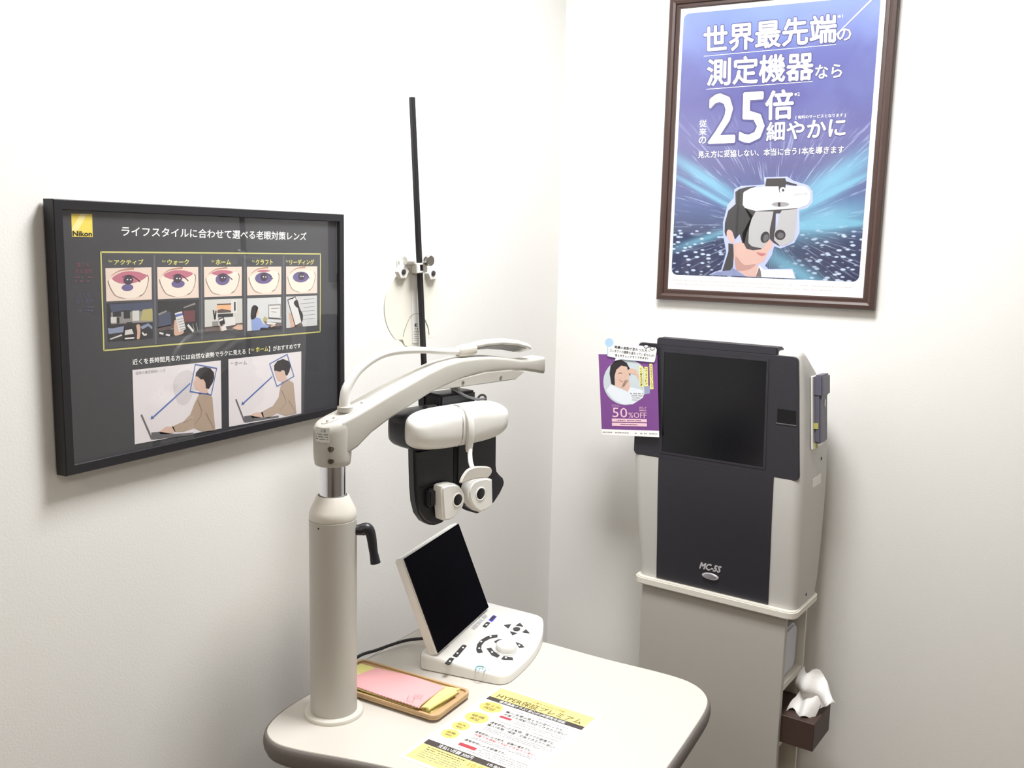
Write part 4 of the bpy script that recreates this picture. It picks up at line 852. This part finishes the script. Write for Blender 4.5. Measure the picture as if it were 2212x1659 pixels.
# ------------------------------------------------------------------ wooden tray with cleaning cloths
tth = math.radians(-1.0)
TF = Frame((0.273, -1.194, TZ+0.0002), (math.cos(tth), math.sin(tth), 0), (-math.sin(tth), math.cos(tth), 0), (0, 0, 1))
tw, td = 0.250, 0.116
t = thing('wooden_tray', (0.273, -1.194, TZ+0.0002), 'small light wood tray with rounded corners beside the column', 'tray')
for sx_, sy_ in ((-1, -1), (1, -1), (1, 1), (-1, 1)):
    obj('foot', lathe([(0.006, 0.0), (0.007, 0.004)], Frame(TF(sx_*(tw/2-.02), sy_*(td/2-.02), 0), (1, 0, 0), (0, 1, 0), (0, 0, 1)), 16), oak, t)
obj('tray_board', prism(rrect(tw, td, 0.014, 6), 0.004, 0.010, TF, bev=0.0015), oak, t)
ro, ri = rrect(tw, td, 0.014, 6), rrect(tw-.010, td-.010, 0.010, 6)
vv = [TF(*p, 0.009) for p in ro]+[TF(*p, 0.0135) for p in ro]+[TF(*p, 0.0135) for p in ri]+[TF(*p, 0.009) for p in ri]; n = len(ro)
obj('tray_rim', (vv, [(k*n+i, k*n+(i+1) % n, ((k+1) % 4)*n+(i+1) % n, ((k+1) % 4)*n+i) for k in range(4) for i in range(n)]), oak, t)
def sheet_cloth(nu, nv, f, th):
    top = [[Vector(f(i/nu, j/nv)) for j in range(nv+1)] for i in range(nu+1)]
    V = [p for r in top for p in r]+[p-Vector((0, 0, th)) for r in top for p in r]; N = (nu+1)*(nv+1); F = []
    ix = lambda i, j: i*(nv+1)+j
    for i in range(nu):
        for j in range(nv):
            F.append((ix(i, j), ix(i+1, j), ix(i+1, j+1), ix(i, j+1))); F.append(tuple(N+k for k in (ix(i, j), ix(i, j+1), ix(i+1, j+1), ix(i+1, j))))
    for i in range(nu):
        F.append((ix(i, 0), N+ix(i, 0), N+ix(i+1, 0), ix(i+1, 0))); F.append((ix(i, nv), ix(i+1, nv), N+ix(i+1, nv), N+ix(i, nv)))
    for j in range(nv):
        F.append((ix(0, j), ix(0, j+1), N+ix(0, j+1), N+ix(0, j))); F.append((ix(nu, j), N+ix(nu, j), N+ix(nu, j+1), ix(nu, j+1)))
    return V, F
def px_table(q, z): return on_plane(q, (0, 0, z), Vector((0, 0, 1)))
zig = lambda s, n, a: a*(1 if int(s*n) % 2 else -1)
# yellow cloth, folded: lies under the pink one and shows at both ends
def ycl(u_, v_):
    x_ = -0.116+0.220*u_; y_ = -0.052+0.088*v_
    if u_ > 0.8: y_ += 0.006*(u_-0.8)/0.2
    return TF(x_+0.006*v_, y_+0.0015*math.sin(u_*14), 0.0165+0.0025*math.sin(u_*6+v_*4)+0.004*max(0, u_-0.82)/0.18)
t2 = thing('yellow_cleaning_cloth', TF(0, 0, 0.010), 'folded pale yellow microfibre cloth under the pink cloth on the tray', 'cloth')
obj('cloth_layer', sheet_cloth(30, 10, ycl, 0.0025), yel_cl, t2)
obj('cloth_layer', sheet_cloth(30, 8, lambda u_, v_: TF(-0.112+0.219*u_, -0.048+0.075*v_+0.004*math.sin(u_*9), 0.0128+0.001*math.sin(u_*11)), 0.002), yel_cl, t2)
obj('folded_end', tube([TF(.102, -.049, .0175), TF(.105, -.025, .0185), TF(.108, .0, .0185), TF(.110, .028, .018)], 0.0038, 10, 4), yel_cl, t2)
a0, a1, a2, a3 = px_table((772, 1483), .742), px_table((816, 1440), .742), px_table((963, 1482), .742), px_table((905, 1527), .742)
a0 = a0-(a3-a0)*0.25; a1 = a1
def pcl(u_, v_):
    p = (a0*(1-u_)+a3*u_)*(1-v_)+(a1*(1-u_)+a2*u_)*v_
    p = Vector((p.x, p.y, TZ+0.0215+0.0018*math.sin(u_*7+1)*math.sin(v_*3+0.5)+0.002*math.sin(u_*3.1)))
    if v_ in (0.0, 1.0): p += (a1-a0).normalized()*zig(u_, 48, 0.0008); 
    if v_ == 0.0: p.z -= 0.002
    if v_ == 1.0: p.z -= 0.0015
    return p
pk = obj('pink_cleaning_cloth', sheet_cloth(48, 12, pcl, 0.0018), pink_cl, loc=TF(0, 0, 0.0195))
tag(pk, 'pink microfibre cloth with zigzag edges lying on the yellow cloth', 'cloth')
S = Sheet((0, 0, TZ+0.0258), (1, 0, 0), (0, 1, 0), (0, 0, 1), pk); S.view(750, 1380, 280/2212)
ired = ink('cloth_print', (186, 124, 130))
for k in range(3): S.dashes('cloth_print', ired, (1160-16*k, 935+16*k), (1305-14*k, 968+18*k), 0.0012, 7, 21+k, 0.85)
S.line('cloth_print', ired, [(1050, 962), (1150, 985), (1120, 1058), (1020, 1030)], 0.0007, closed=True); S.dashes('cloth_print', ired, (1150, 1000), (1290, 1030), 0.0012, 6, 30, 0.8)
S.flush()

# ------------------------------------------------------------------ leaflet on the table
fx0 = Vector((0.4208, -1.0728, 0)); fa = -0.0659
FU = Vector((math.cos(fa), math.sin(fa), 0)); FV = Vector((math.sin(fa), -math.cos(fa), 0))
LFm = Frame(fx0+Vector((0, 0, TZ)), FU, FV, (0, 0, 1))
lf = obj('leaflet', box((0, 0, 0), (0.210, 0.297, 0.0005), LFm), paper_w, loc=LFm(0.105, 0.148, 0), smooth=False)
tag(lf, 'yellow and white printed guarantee leaflet lying on the table', 'leaflet')
S = Sheet(LFm(0, 0, 0.0005), FU, -FV, (0, 0, 1), lf)
def lq(u_, v_): # leaflet-local fractions -> local coordinates
    return (u_*0.210, -v_*0.297)
S.uv = lambda q: lq(*q)
ly, ly2, ldk, lrd, lgy, ltx = ink('leaflet_yellow', (234, 216, 136)), ink('leaflet_gold', (228, 204, 112)), ink('leaflet_dark', (66, 58, 56)), ink('leaflet_red', (178, 60, 72)), ink('leaflet_grey', (132, 124, 124)), ink('leaflet_text', (62, 50, 46))
lay0 = 1
S.lay = 1
R2 = lambda n_, m_, x0, y0, x1, y1: S.poly(n_, m_, [(x0, y0), (x1, y0), (x1, y1), (x0, y1)])
R2('yellow_band', ly, 0.035, 0.022, 0.965, 0.150); R2('dark_band', ldk, 0.035, 0.150, 0.965, 0.192)
S.grp = 1; R2('yellow_band', ly, 0.035, 0.815, 0.965, 0.975); R2('dark_band', ldk, 0.035, 0.765, 0.965, 0.815)
for q_ in (((0.155, 0.262), 0.105, 0.063), ((0.155, 0.415), 0.105, 0.063), ((0.125, 0.545), 0.075, 0.050), ((0.125, 0.650), 0.075, 0.050)): S.grp += 1; S.ell('badge', ly2, *q_)
S.grp = 0
S.up()
def LT(n_, m_, body, x0, x1, yb, yt, bold=0.012): S.text(n_, m_, body, (x0, yb), (x1, yb), (x0, yt), bold)
LT('title_lettering', ink('title_bronze', (96, 74, 30)), 'HYPER保証プレミアム', 0.09, 0.91, 0.142, 0.086, 0.012)
LT('title_lettering', ink('title_gold', (140, 112, 48)), 'シリーズ累計 430,000人突破!', 0.30, 0.72, 0.076, 0.052, 0.0)
LT('band_lettering', iw, '業界最高クラス! 安心の3年間完全保証', 0.16, 0.80, 0.185, 0.158, 0.008)
for (cx_, cy_, w_, h_), a, b_ in (((0.155, 0.262, 0.075, 0.030), '見え方', '保証'), ((0.155, 0.415, 0.06, 0.030), '破損', '保証'), ((0.125, 0.545, 0.042, 0.022), '紛失', '保証'), ((0.125, 0.650, 0.042, 0.022), '盗難', '保証')):
    S.grp += 1; LT('badge_lettering', ltx, a, cx_-w_, cx_+w_, cy_-0.002, cy_-h_, 0.0); LT('badge_lettering', ltx, b_, cx_-w_*0.75, cx_+w_*0.75, cy_+h_+0.004, cy_+0.006, 0.0)
S.grp = 20; LT('body_lettering', ltx, '購入1年間は見え方が変わっても、', 0.30, 0.86, 0.270, 0.245); LT('body_lettering', ltx, '何度でも保証で対応できるから安心!', 0.31, 0.90, 0.302, 0.277)
R2('red_tag', lrd, 0.30, 0.312, 0.41, 0.335)
S.grp = 21; LT('body_lettering', ltx, '通常使用による転倒、落下での破損でも、', 0.29, 0.90, 0.425, 0.400); LT('body_lettering', ltx, '購入3年間、修理・交換できるから安心!', 0.29, 0.92, 0.457, 0.432)
S.grp = 22; LT('body_lettering', ltx, '通常使用による紛失、盗難の場合でも、', 0.27, 0.80, 0.560, 0.538); LT('body_lettering', lrd, '何度でも保証で対応できるから安心!', 0.29, 0.86, 0.588, 0.566)
S.grp = 23; LT('body_lettering', ltx, '通常使用による破損でも、', 0.27, 0.66, 0.665, 0.643); S.grp = 9; R2('red_tag', lrd, 0.27, 0.692, 0.43, 0.722)
for k, (y, x0_, x1_) in enumerate(((0.222, 0.32, 0.50), (0.222, 0.58, 0.92), (0.325, 0.45, 0.93), (0.345, 0.45, 0.90), (0.378, 0.30, 0.62), (0.378, 0.66, 0.9), (0.475, 0.30, 0.93), (0.490, 0.30, 0.93), (0.505, 0.30, 0.88), (0.605, 0.30, 0.93), (0.618, 0.30, 0.9), (0.683, 0.46, 0.92), (0.705, 0.46, 0.93), (0.722, 0.46, 0.9), (0.742, 0.3, 0.93))):
    S.grp = 30+k; S.dashes('small_print', lgy, (x0_, y), (x1_, y), 0.0017, 34, 40+k, 0.88)
S.grp = 8; LT('band_lettering', iw, '支払い月額 300円', 0.16, 0.48, 0.806, 0.772, 0.01); S.grp = 60; LT('band_lettering', iw, '10,800円', 0.62, 0.80, 0.806, 0.778, 0.01)
S.grp = 61
for k in range(6): S.dashes('small_print', ltx if k < 2 else lgy, (0.10, 0.835+0.02*k), (0.46, 0.835+0.02*k), 0.002, 20, 70+k, 0.85)
LT('body_lettering', ink('price_orange', (214, 150, 40)), '10,800', 0.50, 0.70, 0.875, 0.832, 0.01)
S.flush()

# ------------------------------------------------------------------ vision chart cabinet on its stand
mth = math.radians(-6.5); MU = Vector((math.cos(mth), math.sin(mth), 0)); MD = Vector((-math.sin(mth), math.cos(mth), 0))
MO = Vector((0.360, -0.215, 0)); MFm = Frame(MO, MU, MD, (0, 0, 1))     # u, depth, z
t = thing('chart_stand', MFm(0.215, 0.1, 0), 'grey board stand with open shelves under the vision chart cabinet', 'stand')
obj('top_plate', prism(rrect(0.442, 0.196, 0.028, 6, 0.216, 0.092), 0.640, 0.660, MFm, bev=0.003), shelf_m, t)
obj('front_panel', box((0.018, 0.008, 0.0), (0.412, 0.024, 0.640), MFm, 0.0015, 1), ped_m, t)
obj('back_panel', box((0.018, 0.168, 0.0), (0.412, 0.178, 0.640), MFm, 0.001, 1), shelf_m, t)
obj('side_panel', box((0.018, 0.024, 0.0), (0.032, 0.168, 0.640), MFm), shelf_m, t)
obj('shelf', box((0.032, 0.024, 0.440), (0.410, 0.168, 0.458), MFm, 0.001, 1), shelf_m, t)
obj('shelf', box((0.032, 0.024, 0.294), (0.412, 0.168, 0.306), MFm, 0.001, 1), shelf_m, t)
obj('shelf', box((0.032, 0.024, 0.02), (0.410, 0.168, 0.035), MFm), shelf_m, t)
# power unit on the upper shelf
t = obj('power_unit', prism(rrect(0.115, 0.125, 0.028, 6, 0.0, 0.0), -0.16, 0.0, Frame(MFm(0.398, 0.094, 0.5212), MD, (0, 0, 1), MU), bev=0.006), mat('pale_blue_grey_plastic', (206, 208, 216), 0.5), loc=MFm(0.32, 0.09, 0.458))
tag(t, 'pale grey rounded plastic box on the open upper shelf of the stand', 'box')

t = thing('vision_chart_cabinet', MFm(0.215, 0.1, 0.660), 'tall grey vision chart cabinet with black front panel on a stand', 'vision chart')
prof = [  # z, uL, uR, dF, dB, r
    (0.6605, 0.004, 0.432, 0.012, 0.172, 0.020), (0.70, 0.001, 0.434, 0.009, 0.182, 0.022), (0.78, -0.008, 0.434, 0.004, 0.194, 0.024), (0.88, -0.015, 0.434, -0.004, 0.202, 0.026), (0.97, -0.020, 0.433, -0.0085, 0.204, 0.026),
    (1.06, -0.022, 0.429, -0.0105, 0.200, 0.026), (1.15, -0.021, 0.423, -0.0125, 0.190, 0.026), (1.20, -0.020, 0.419, -0.0135, 0.174, 0.026), (1.25, -0.018, 0.415, -0.0145, 0.092, 0.022), (1.285, -0.016, 0.411, -0.012, 0.036, 0.014), (1.2925, -0.013, 0.408, -0.009, 0.024, 0.010), (1.296, -0.008, 0.403, -0.004, 0.016, 0.006)]
def pint(z, k):
    for a, b_ in zip(prof, prof[1:]):
        if a[0] <= z <= b_[0]: return a[k]+(b_[k]-a[k])*(z-a[0])/(b_[0]-a[0])
    return prof[-1][k] if z > prof[-1][0] else prof[0][k]
rings = []
for z, uL, uR, dF, dB, r in prof:
    rings.append([MFm(p[0], p[1], z) for p in rrect(uR-uL, dB-dF, r, 5, (uL+uR)/2, (dF+dB)/2)])
obj('body', loft(rings), mat('silver_grey_casing', (196, 194, 190), 0.45, var=0.015, scale=40), t, flat_angle=40)
def front_patch(us, zs, d=0.0, th=0.004):
    """panel following the front of the body: us(z)->(u0,u1)"""
    rg = []
    for z in zs:
        u0, u1 = us(z); f = pint(z, 3)
        rg.append([MFm(u0, f-d, z), MFm(u1, f-d, z), MFm(u1, f-d+th, z), MFm(u0, f-d+th, z)])
    return loft(rg)
zs1 = [0.6625, 0.70, 0.75, 0.80, 0.85, 0.90, 0.95, 0.991]
cp = obj('lower_panel', front_patch(lambda z: (0.058, 0.364), zs1, 0.0025, 0.006), char_pl, t, flat_angle=20, label='black lower front panel')
wing = []
def rcorn(c, a, r=0.012, n=4):
    return [(c[0]+r*math.cos(a+PI/2*k/n), c[1]+r*math.sin(a+PI/2*k/n)) for k in range(n+1)]
wo = rcorn((0.394, 1.274), 0)+rcorn((0.000, 1.276), PI/2)+rcorn((-0.004, 1.003), PI)+rcorn((0.412, 1.001), 1.5*PI)
def wshape(off): return [MFm(u, -0.0165-off+0.0008*0, z) for u, z in wo]
WTH = 0.0255     # the upper front leans forward a little
wf = Frame(MFm(0, 0.0145, 0), MU, Vector((0, 0, 1)), -MD)
class Lean:
    def __call__(s, u, z, h): return MFm(u, 0.0089-h-WTH*(z-1.0), z)
wf0, wf = Frame(MO, MU, (0, 0, 1), -MD), Lean()
hd = obj('upper_panel', join(prism(wo, 0.004, 0.0185, wf, bev=0.0012, seg=1), box((0.056, 0.984, 0.004), (0.362, 1.01, 0.0184), wf, 0.001, 1)), char_pl, t, flat_angle=30, label='black upper front panel')
obj('top_cap', box((0.040, -0.0172, 1.284), (0.356, 0.026, 1.3035), MFm, 0.003, 2), char_pl, t)
sr = [(0.060, 1.0055), (0.342, 1.0055), (0.336, 1.2745), (0.058, 1.2745)]; si = [(0.066, 1.0105), (0.336, 1.0105), (0.331, 1.2690), (0.063, 1.2690)]
V_ = [wf(a, b_, 0.0184) for a, b_ in sr]+[wf(a, b_, 0.0200) for a, b_ in sr]+[wf(a, b_, 0.0200) for a, b_ in si]+[wf(a, b_, 0.0184) for a, b_ in si]
obj('window_bezel', (V_, [(k*4+i, k*4+(i+1) % 4, ((k+1) % 4)*4+(i+1) % 4, ((k+1) % 4)*4+i) for k in range(4) for i in range(4)]), char_pl, hd, smooth=False)
obj('chart_window', prism(si, 0.0180, 0.0189, wf), chart_scr, hd, smooth=False, label='dark chart window')
obj('sensor_window', prism([(0.364, 1.125), (0.410, 1.124), (0.408, 1.158), (0.363, 1.159)], 0.0182, 0.0190, wf), chart_scr, hd, smooth=False)
obj('sensor_sill', box((0.362, 1.1225, 0.018), (0.411, 1.1245, 0.0205), wf), mat('sill_grey', (96, 94, 100), 0.5), hd, smooth=False)
fd_ = -(pint(0.742, 3)-0.0027)
S = Sheet(wf0(0, 0, fd_), MU, (0, 0, 1), -MD, cp); S.view(1270, 700, 570/1433); S.lay = 3
silv = mat('silver_letter', (206, 204, 206), 0.35, 0.3)
S.text('model_lettering', silv, 'MC-5S', (606, 1326), (716, 1350), (616, 1294), 0.045)
S.flush()
for sc_, m_, h_ in ((1.0, silv, 0.0022), (0.8, mat('badge_grey', (150, 148, 154), 0.4, 0.3), 0.0028)):
    obj('badge', lathe([(1.0, -0.001), (1.0, h_*0.6), (0.9, h_)], Frame(wf0(0.2115, 0.702, fd_), MU*0.0225*sc_, (0, 0, 0.0085*sc_), -MD), 32), m_, cp)
# side details
def side_pt(q, off=0.0):
    return on_plane(q, MFm(0.434+off, 0, 0), MU)
for q in ((1777, 991), (1742, 1284)):
    X_ = side_pt(q); zz = X_.z; X_ = MFm(pint(zz, 2)+0.0002, (X_-MO).dot(MD), zz); obj('side_screw', lathe([(0.004, -0.002), (0.004, 0.0008), (0.0025, 0.001)], Frame(X_, MD, (0, 0, 1), MU), 16), black_mt, t)
lb = [side_pt((1270+a*.3978, 700+b_*.3978)) for a, b_ in ((1222, 845), (1222, 890), (1266, 862), (1266, 806))]
obj('rating_label', prism([((p-MO).dot(MD), p.z) for p in lb], 0.0, 0.0006, Frame(MFm(pint(0.96, 2), 0, 0), MD, (0, 0, 1), MU)), paper_w, t, smooth=False)
# ---- remote control in a holder on the side of the cabinet
ru = 0.4310
t = thing('remote_control', MFm(ru, 0.10, 1.07), 'slate grey remote control hung on the side of the chart cabinet', 'remote control')
rup = (Vector((0, 0, 0.18))-MU*0.013).normalized(); RMF0 = Frame(MFm(ru, 0.0, 1.055), MD, rup, (MU+Vector((0, 0, 0.072))).normalized()); RMF = lambda d_, z_, h_=0.0: RMF0(d_, z_-1.055, h_)    # depth, z, outward
obj('holder_plate', box((0.045, 1.058, 0.0), (0.125, 1.236, 0.0045), RMF, 0.0015, 1), white_pl, t)
obj('handset', join(box((0.056, 1.072, 0.0045), (0.108, 1.205, 0.0215), RMF, 0.004, 2), box((0.054, 1.186, 0.0045), (0.112, 1.238, 0.0270), RMF, 0.004, 2)), rem_m, t)
obj('tape', box((0.0545, 1.108, 0.0045), (0.0562, 1.122, 0.0150), RMF), tape_m, t, smooth=False)
obj('tape', box((0.062, 1.058, 0.004), (0.080, 1.073, 0.0062), RMF), tape_m, t, smooth=False)
obj('button', prism(rrect(0.006, 0.018, 0.003, 4, 0.085, 1.168), 0.0212, 0.0226, RMF), iw, t)
# ---- tissue box
t = thing('tissue_box', MFm(0.40, 0.095, 0.306), 'dark brown tissue box with a white tissue on the open shelf of the stand', 'tissue box')
obj('carton', box((0.255, 0.026, 0.3064), (0.494, 0.160, 0.379), MFm, 0.0012, 1), tis_box, t, smooth=False)
tv = []
rnd = random.Random(5)
nu, nv = 14, 14
def tiss(u_, v_):
    c = v_
    ux = 0.447+0.020*c+(u_-0.5)*(0.050+0.030*math.sin(c*2.6)); dy = 0.085+0.020*math.sin(u_*9+c*3)*(0.35+0.6*c)-0.022*(u_-0.5)+0.012*math.sin(c*8)
    z_ = 0.376+0.115*c-0.045*c*c*(u_ > 0.45)*(u_-0.45)*2-0.03*max(0, c-0.75)*(1+math.sin(u_*14))
    return MFm(ux+0.028*c*u_, dy, z_)
obj('tissue', sheet_cloth(nu, nv, tiss, 0.0010), tis_pap, t, flat_angle=60)
obj('tissue_fold', sheet_cloth(10, 10, lambda u_, v_: MFm(0.414+0.065*u_+0.02*v_, 0.052+0.05*v_+0.012*math.sin(u_*7), 0.3785+0.030*u_*0.8+0.055*v_-0.028*u_*u_+0.006*math.sin(u_*10+v_*6)), 0.0008), tis_pap, t, flat_angle=60)

# ------------------------------------------------------------------ purple flyer and speech-bubble card on the cabinet
FLo = MFm(0, -0.024, 0)
fly_pts = [(88, 312), (966, 318), (995, 1552), (140, 1515)]
def fpx(q): X_ = on_plane((1280+q[0]*.14468, 720+q[1]*.14468), FLo, MD); return (X_-FLo).dot(MU), X_.z
FF = Frame(FLo, MU, (0, 0, 1), -MD)
pp = [fpx(q) for q in fly_pts]
fl = obj('purple_flyer', prism(pp, -0.0008, 0.0, FF), ink('flyer_purple', (122, 70, 140)), loc=FF((pp[2][0]+pp[3][0])/2, pp[3][1], 0), smooth=False)
tag(fl, 'purple half price flyer with a portrait photo taped beside the chart window', 'flyer')
S = Sheet(FF(0, 0, 0), MU, (0, 0, 1), -MD, fl); S.view(1280, 720, .14468)
S.lay = 1; S.poly('white_strip', iw, [(136, 1430), (993, 1456), (995, 1551), (140, 1514)])
S.ell('portrait_photo', ink('photo_bg_blue', (196, 206, 212)), (495, 725), 335, 345)
S.up(); S.poly('portrait_photo', ink('shirt_white', (222, 228, 236)), [(205, 850), (270, 765), (400, 820), (520, 870), (560, 800), (760, 850), (755, 960), (600, 1060), (450, 1062), (310, 985)]); S.poly('portrait_photo', ink('photo_lilac', (150, 156, 188)), [(770, 790), (860, 780), (855, 900), (780, 910)])
S.up(); S.poly('portrait_photo', fskin, [(330, 620), (345, 540), (440, 465), (520, 495), (552, 600), (540, 700), (480, 790), (400, 822), (340, 785)]); S.poly('portrait_photo', fskin, [(430, 820), (480, 700), (540, 690), (565, 800), (525, 875)])
S.up(); S.poly('portrait_photo', hairm, [(280, 755), (255, 600), (270, 480), (330, 415), (430, 398), (510, 440), (560, 530), (566, 640), (540, 600), (515, 500), (430, 480), (355, 545), (330, 640), (335, 780)])
S.up(); S.poly('portrait_photo', ink('hand_skin', (214, 180, 162)), [(505, 565), (570, 522), (650, 540), (690, 620), (705, 715), (640, 615), (560, 600), (515, 605)]); S.line('portrait_photo', hairm, [(385, 598), (420, 590), (445, 600)], 0.0015); S.line('portrait_photo', lip, [(400, 690), (425, 715), (455, 720)], 0.002)
iyt = ink('strip_yellow', (240, 230, 140))
S.up(); S.poly('yellow_strip', iyt, [(850, 452), (896, 455), (912, 836), (862, 836)]); S.poly('yellow_strip', iyt, [(776, 500), (826, 502), (832, 790), (782, 790)]); S.poly('yellow_strip', iyt, [(698, 485), (750, 488), (754, 802), (708, 802)])
S.up(); S.vtext('strip_lettering', ibk, 'メガネスーパーって', (858, 468), (892, 470), (872, 826), 0.01); S.vtext('strip_lettering', ibk, 'コンタクトが', (786, 520), (818, 520), (792, 770), 0.01); S.vtext('strip_lettering', ibk, 'すぐ買えるの?', (708, 512), (740, 512), (716, 790), 0.01)
ipk = ink('flyer_pink', (238, 198, 214))
S.text('offer_lettering', ipk, '50', (300, 1252), (522, 1262), (298, 1106), 0.0); S.text('offer_lettering', ipk, '%OFF', (540, 1262), (808, 1266), (538, 1180), 0.0); S.text('offer_lettering', ipk, 'さらに、', (290, 1092), (418, 1096), (289, 1062), 0.0)
for k in range(3): S.dashes('offer_small_print', ipk, (700, 1102+26*k), (806, 1104+26*k), 0.0022, 6, 80+k, 0.9)
S.poly('pink_bar', ipk, [(290, 1270), (812, 1282), (814, 1328), (291, 1318)]); S.poly('pink_bar', ipk, [(291, 1332), (814, 1344), (815, 1392), (292, 1380)])
S.up(); S.dashes('bar_print', ink('bar_plum', (120, 70, 100)), (360, 1298), (742, 1306), 0.003, 18, 91, 0.85); S.dashes('bar_print', ink('bar_plum', (120, 70, 100)), (420, 1358), (690, 1366), 0.003, 14, 92, 0.85)
S.dashes('strip_small_print', igr, (155, 1472), (970, 1500), 0.0022, 30, 93, 0.8)
for k in range(4): S.dashes('photo_small_print', igr, (565+6*k, 895+32*k), (760-10*k, 900+32*k), 0.002, 10, 95+k, 0.8)
S.flush()
bub = [(228, 200), (240, 165), (330, 142), (560, 165), (780, 190), (945, 210), (966, 235), (958, 300), (940, 405), (925, 434), (640, 408), (420, 388), (335, 412), (352, 366), (250, 348), (228, 335)]
FB = Frame(FLo-MD*0.003, MU, (0, 0, 1), -MD)
bc = obj('speech_bubble_card', prism([fpx(q) for q in bub], -0.0008, 0.0002, FB), ink('bubble_edge', (176, 196, 222)), loc=FB(*fpx((600, 420)), 0), smooth=False)
tag(bc, 'white speech bubble card with glasses drawing stuck above the purple flyer', 'card')
S = Sheet(FB(0, 0, 0.0002), MU, (0, 0, 1), -MD, bc); S.view(1280, 720, .14468); S.lay = 1
def shrink(P, k):
    cx_, cy_ = sum(p[0] for p in P)/len(P), sum(p[1] for p in P)/len(P); return [(p[0]+(cx_-p[0])*k, p[1]+(cy_-p[1])*k*1.6) for p in P]
S.poly('bubble_paper', iw, shrink(bub, 0.018))
S.up(); S.text('bubble_lettering', ibk, '眼鏡の度数が変わった方へ', (330, 226), (862, 290), (332, 182), 0.03); S.text('bubble_lettering', ibk, 'コンタクトの度数も変わっていませんか?', (255, 276), (922, 358), (258, 234), 0.03); S.text('bubble_lettering', ibk, '見え方チェックすぐできます!!', (335, 346), (830, 398), (337, 308), 0.03)
S.ell('blue_dot', ink('dot_blue', (168, 200, 236)), (250, 138), 64, 64)
for c in ((800, 196), (892, 226)):
    S.ell('glasses_drawing', ink('lens_pale', (214, 214, 216)), c, 34, 26, 0.3)
S.up()
for c in ((800, 196), (892, 226)): S.line('glasses_drawing', ibk, [(c[0]+34*math.cos(a), c[1]+27*math.sin(a)) for a in [2*PI*i/16 for i in range(16)]], 0.0016, closed=True)
S.line('glasses_drawing', ibk, [(768, 186), (782, 158), (850, 168), (930, 190), (958, 232)], 0.0022, smooth=4); S.line('glasses_drawing', ibk, [(832, 205), (860, 214)], 0.0018)
S.flush()
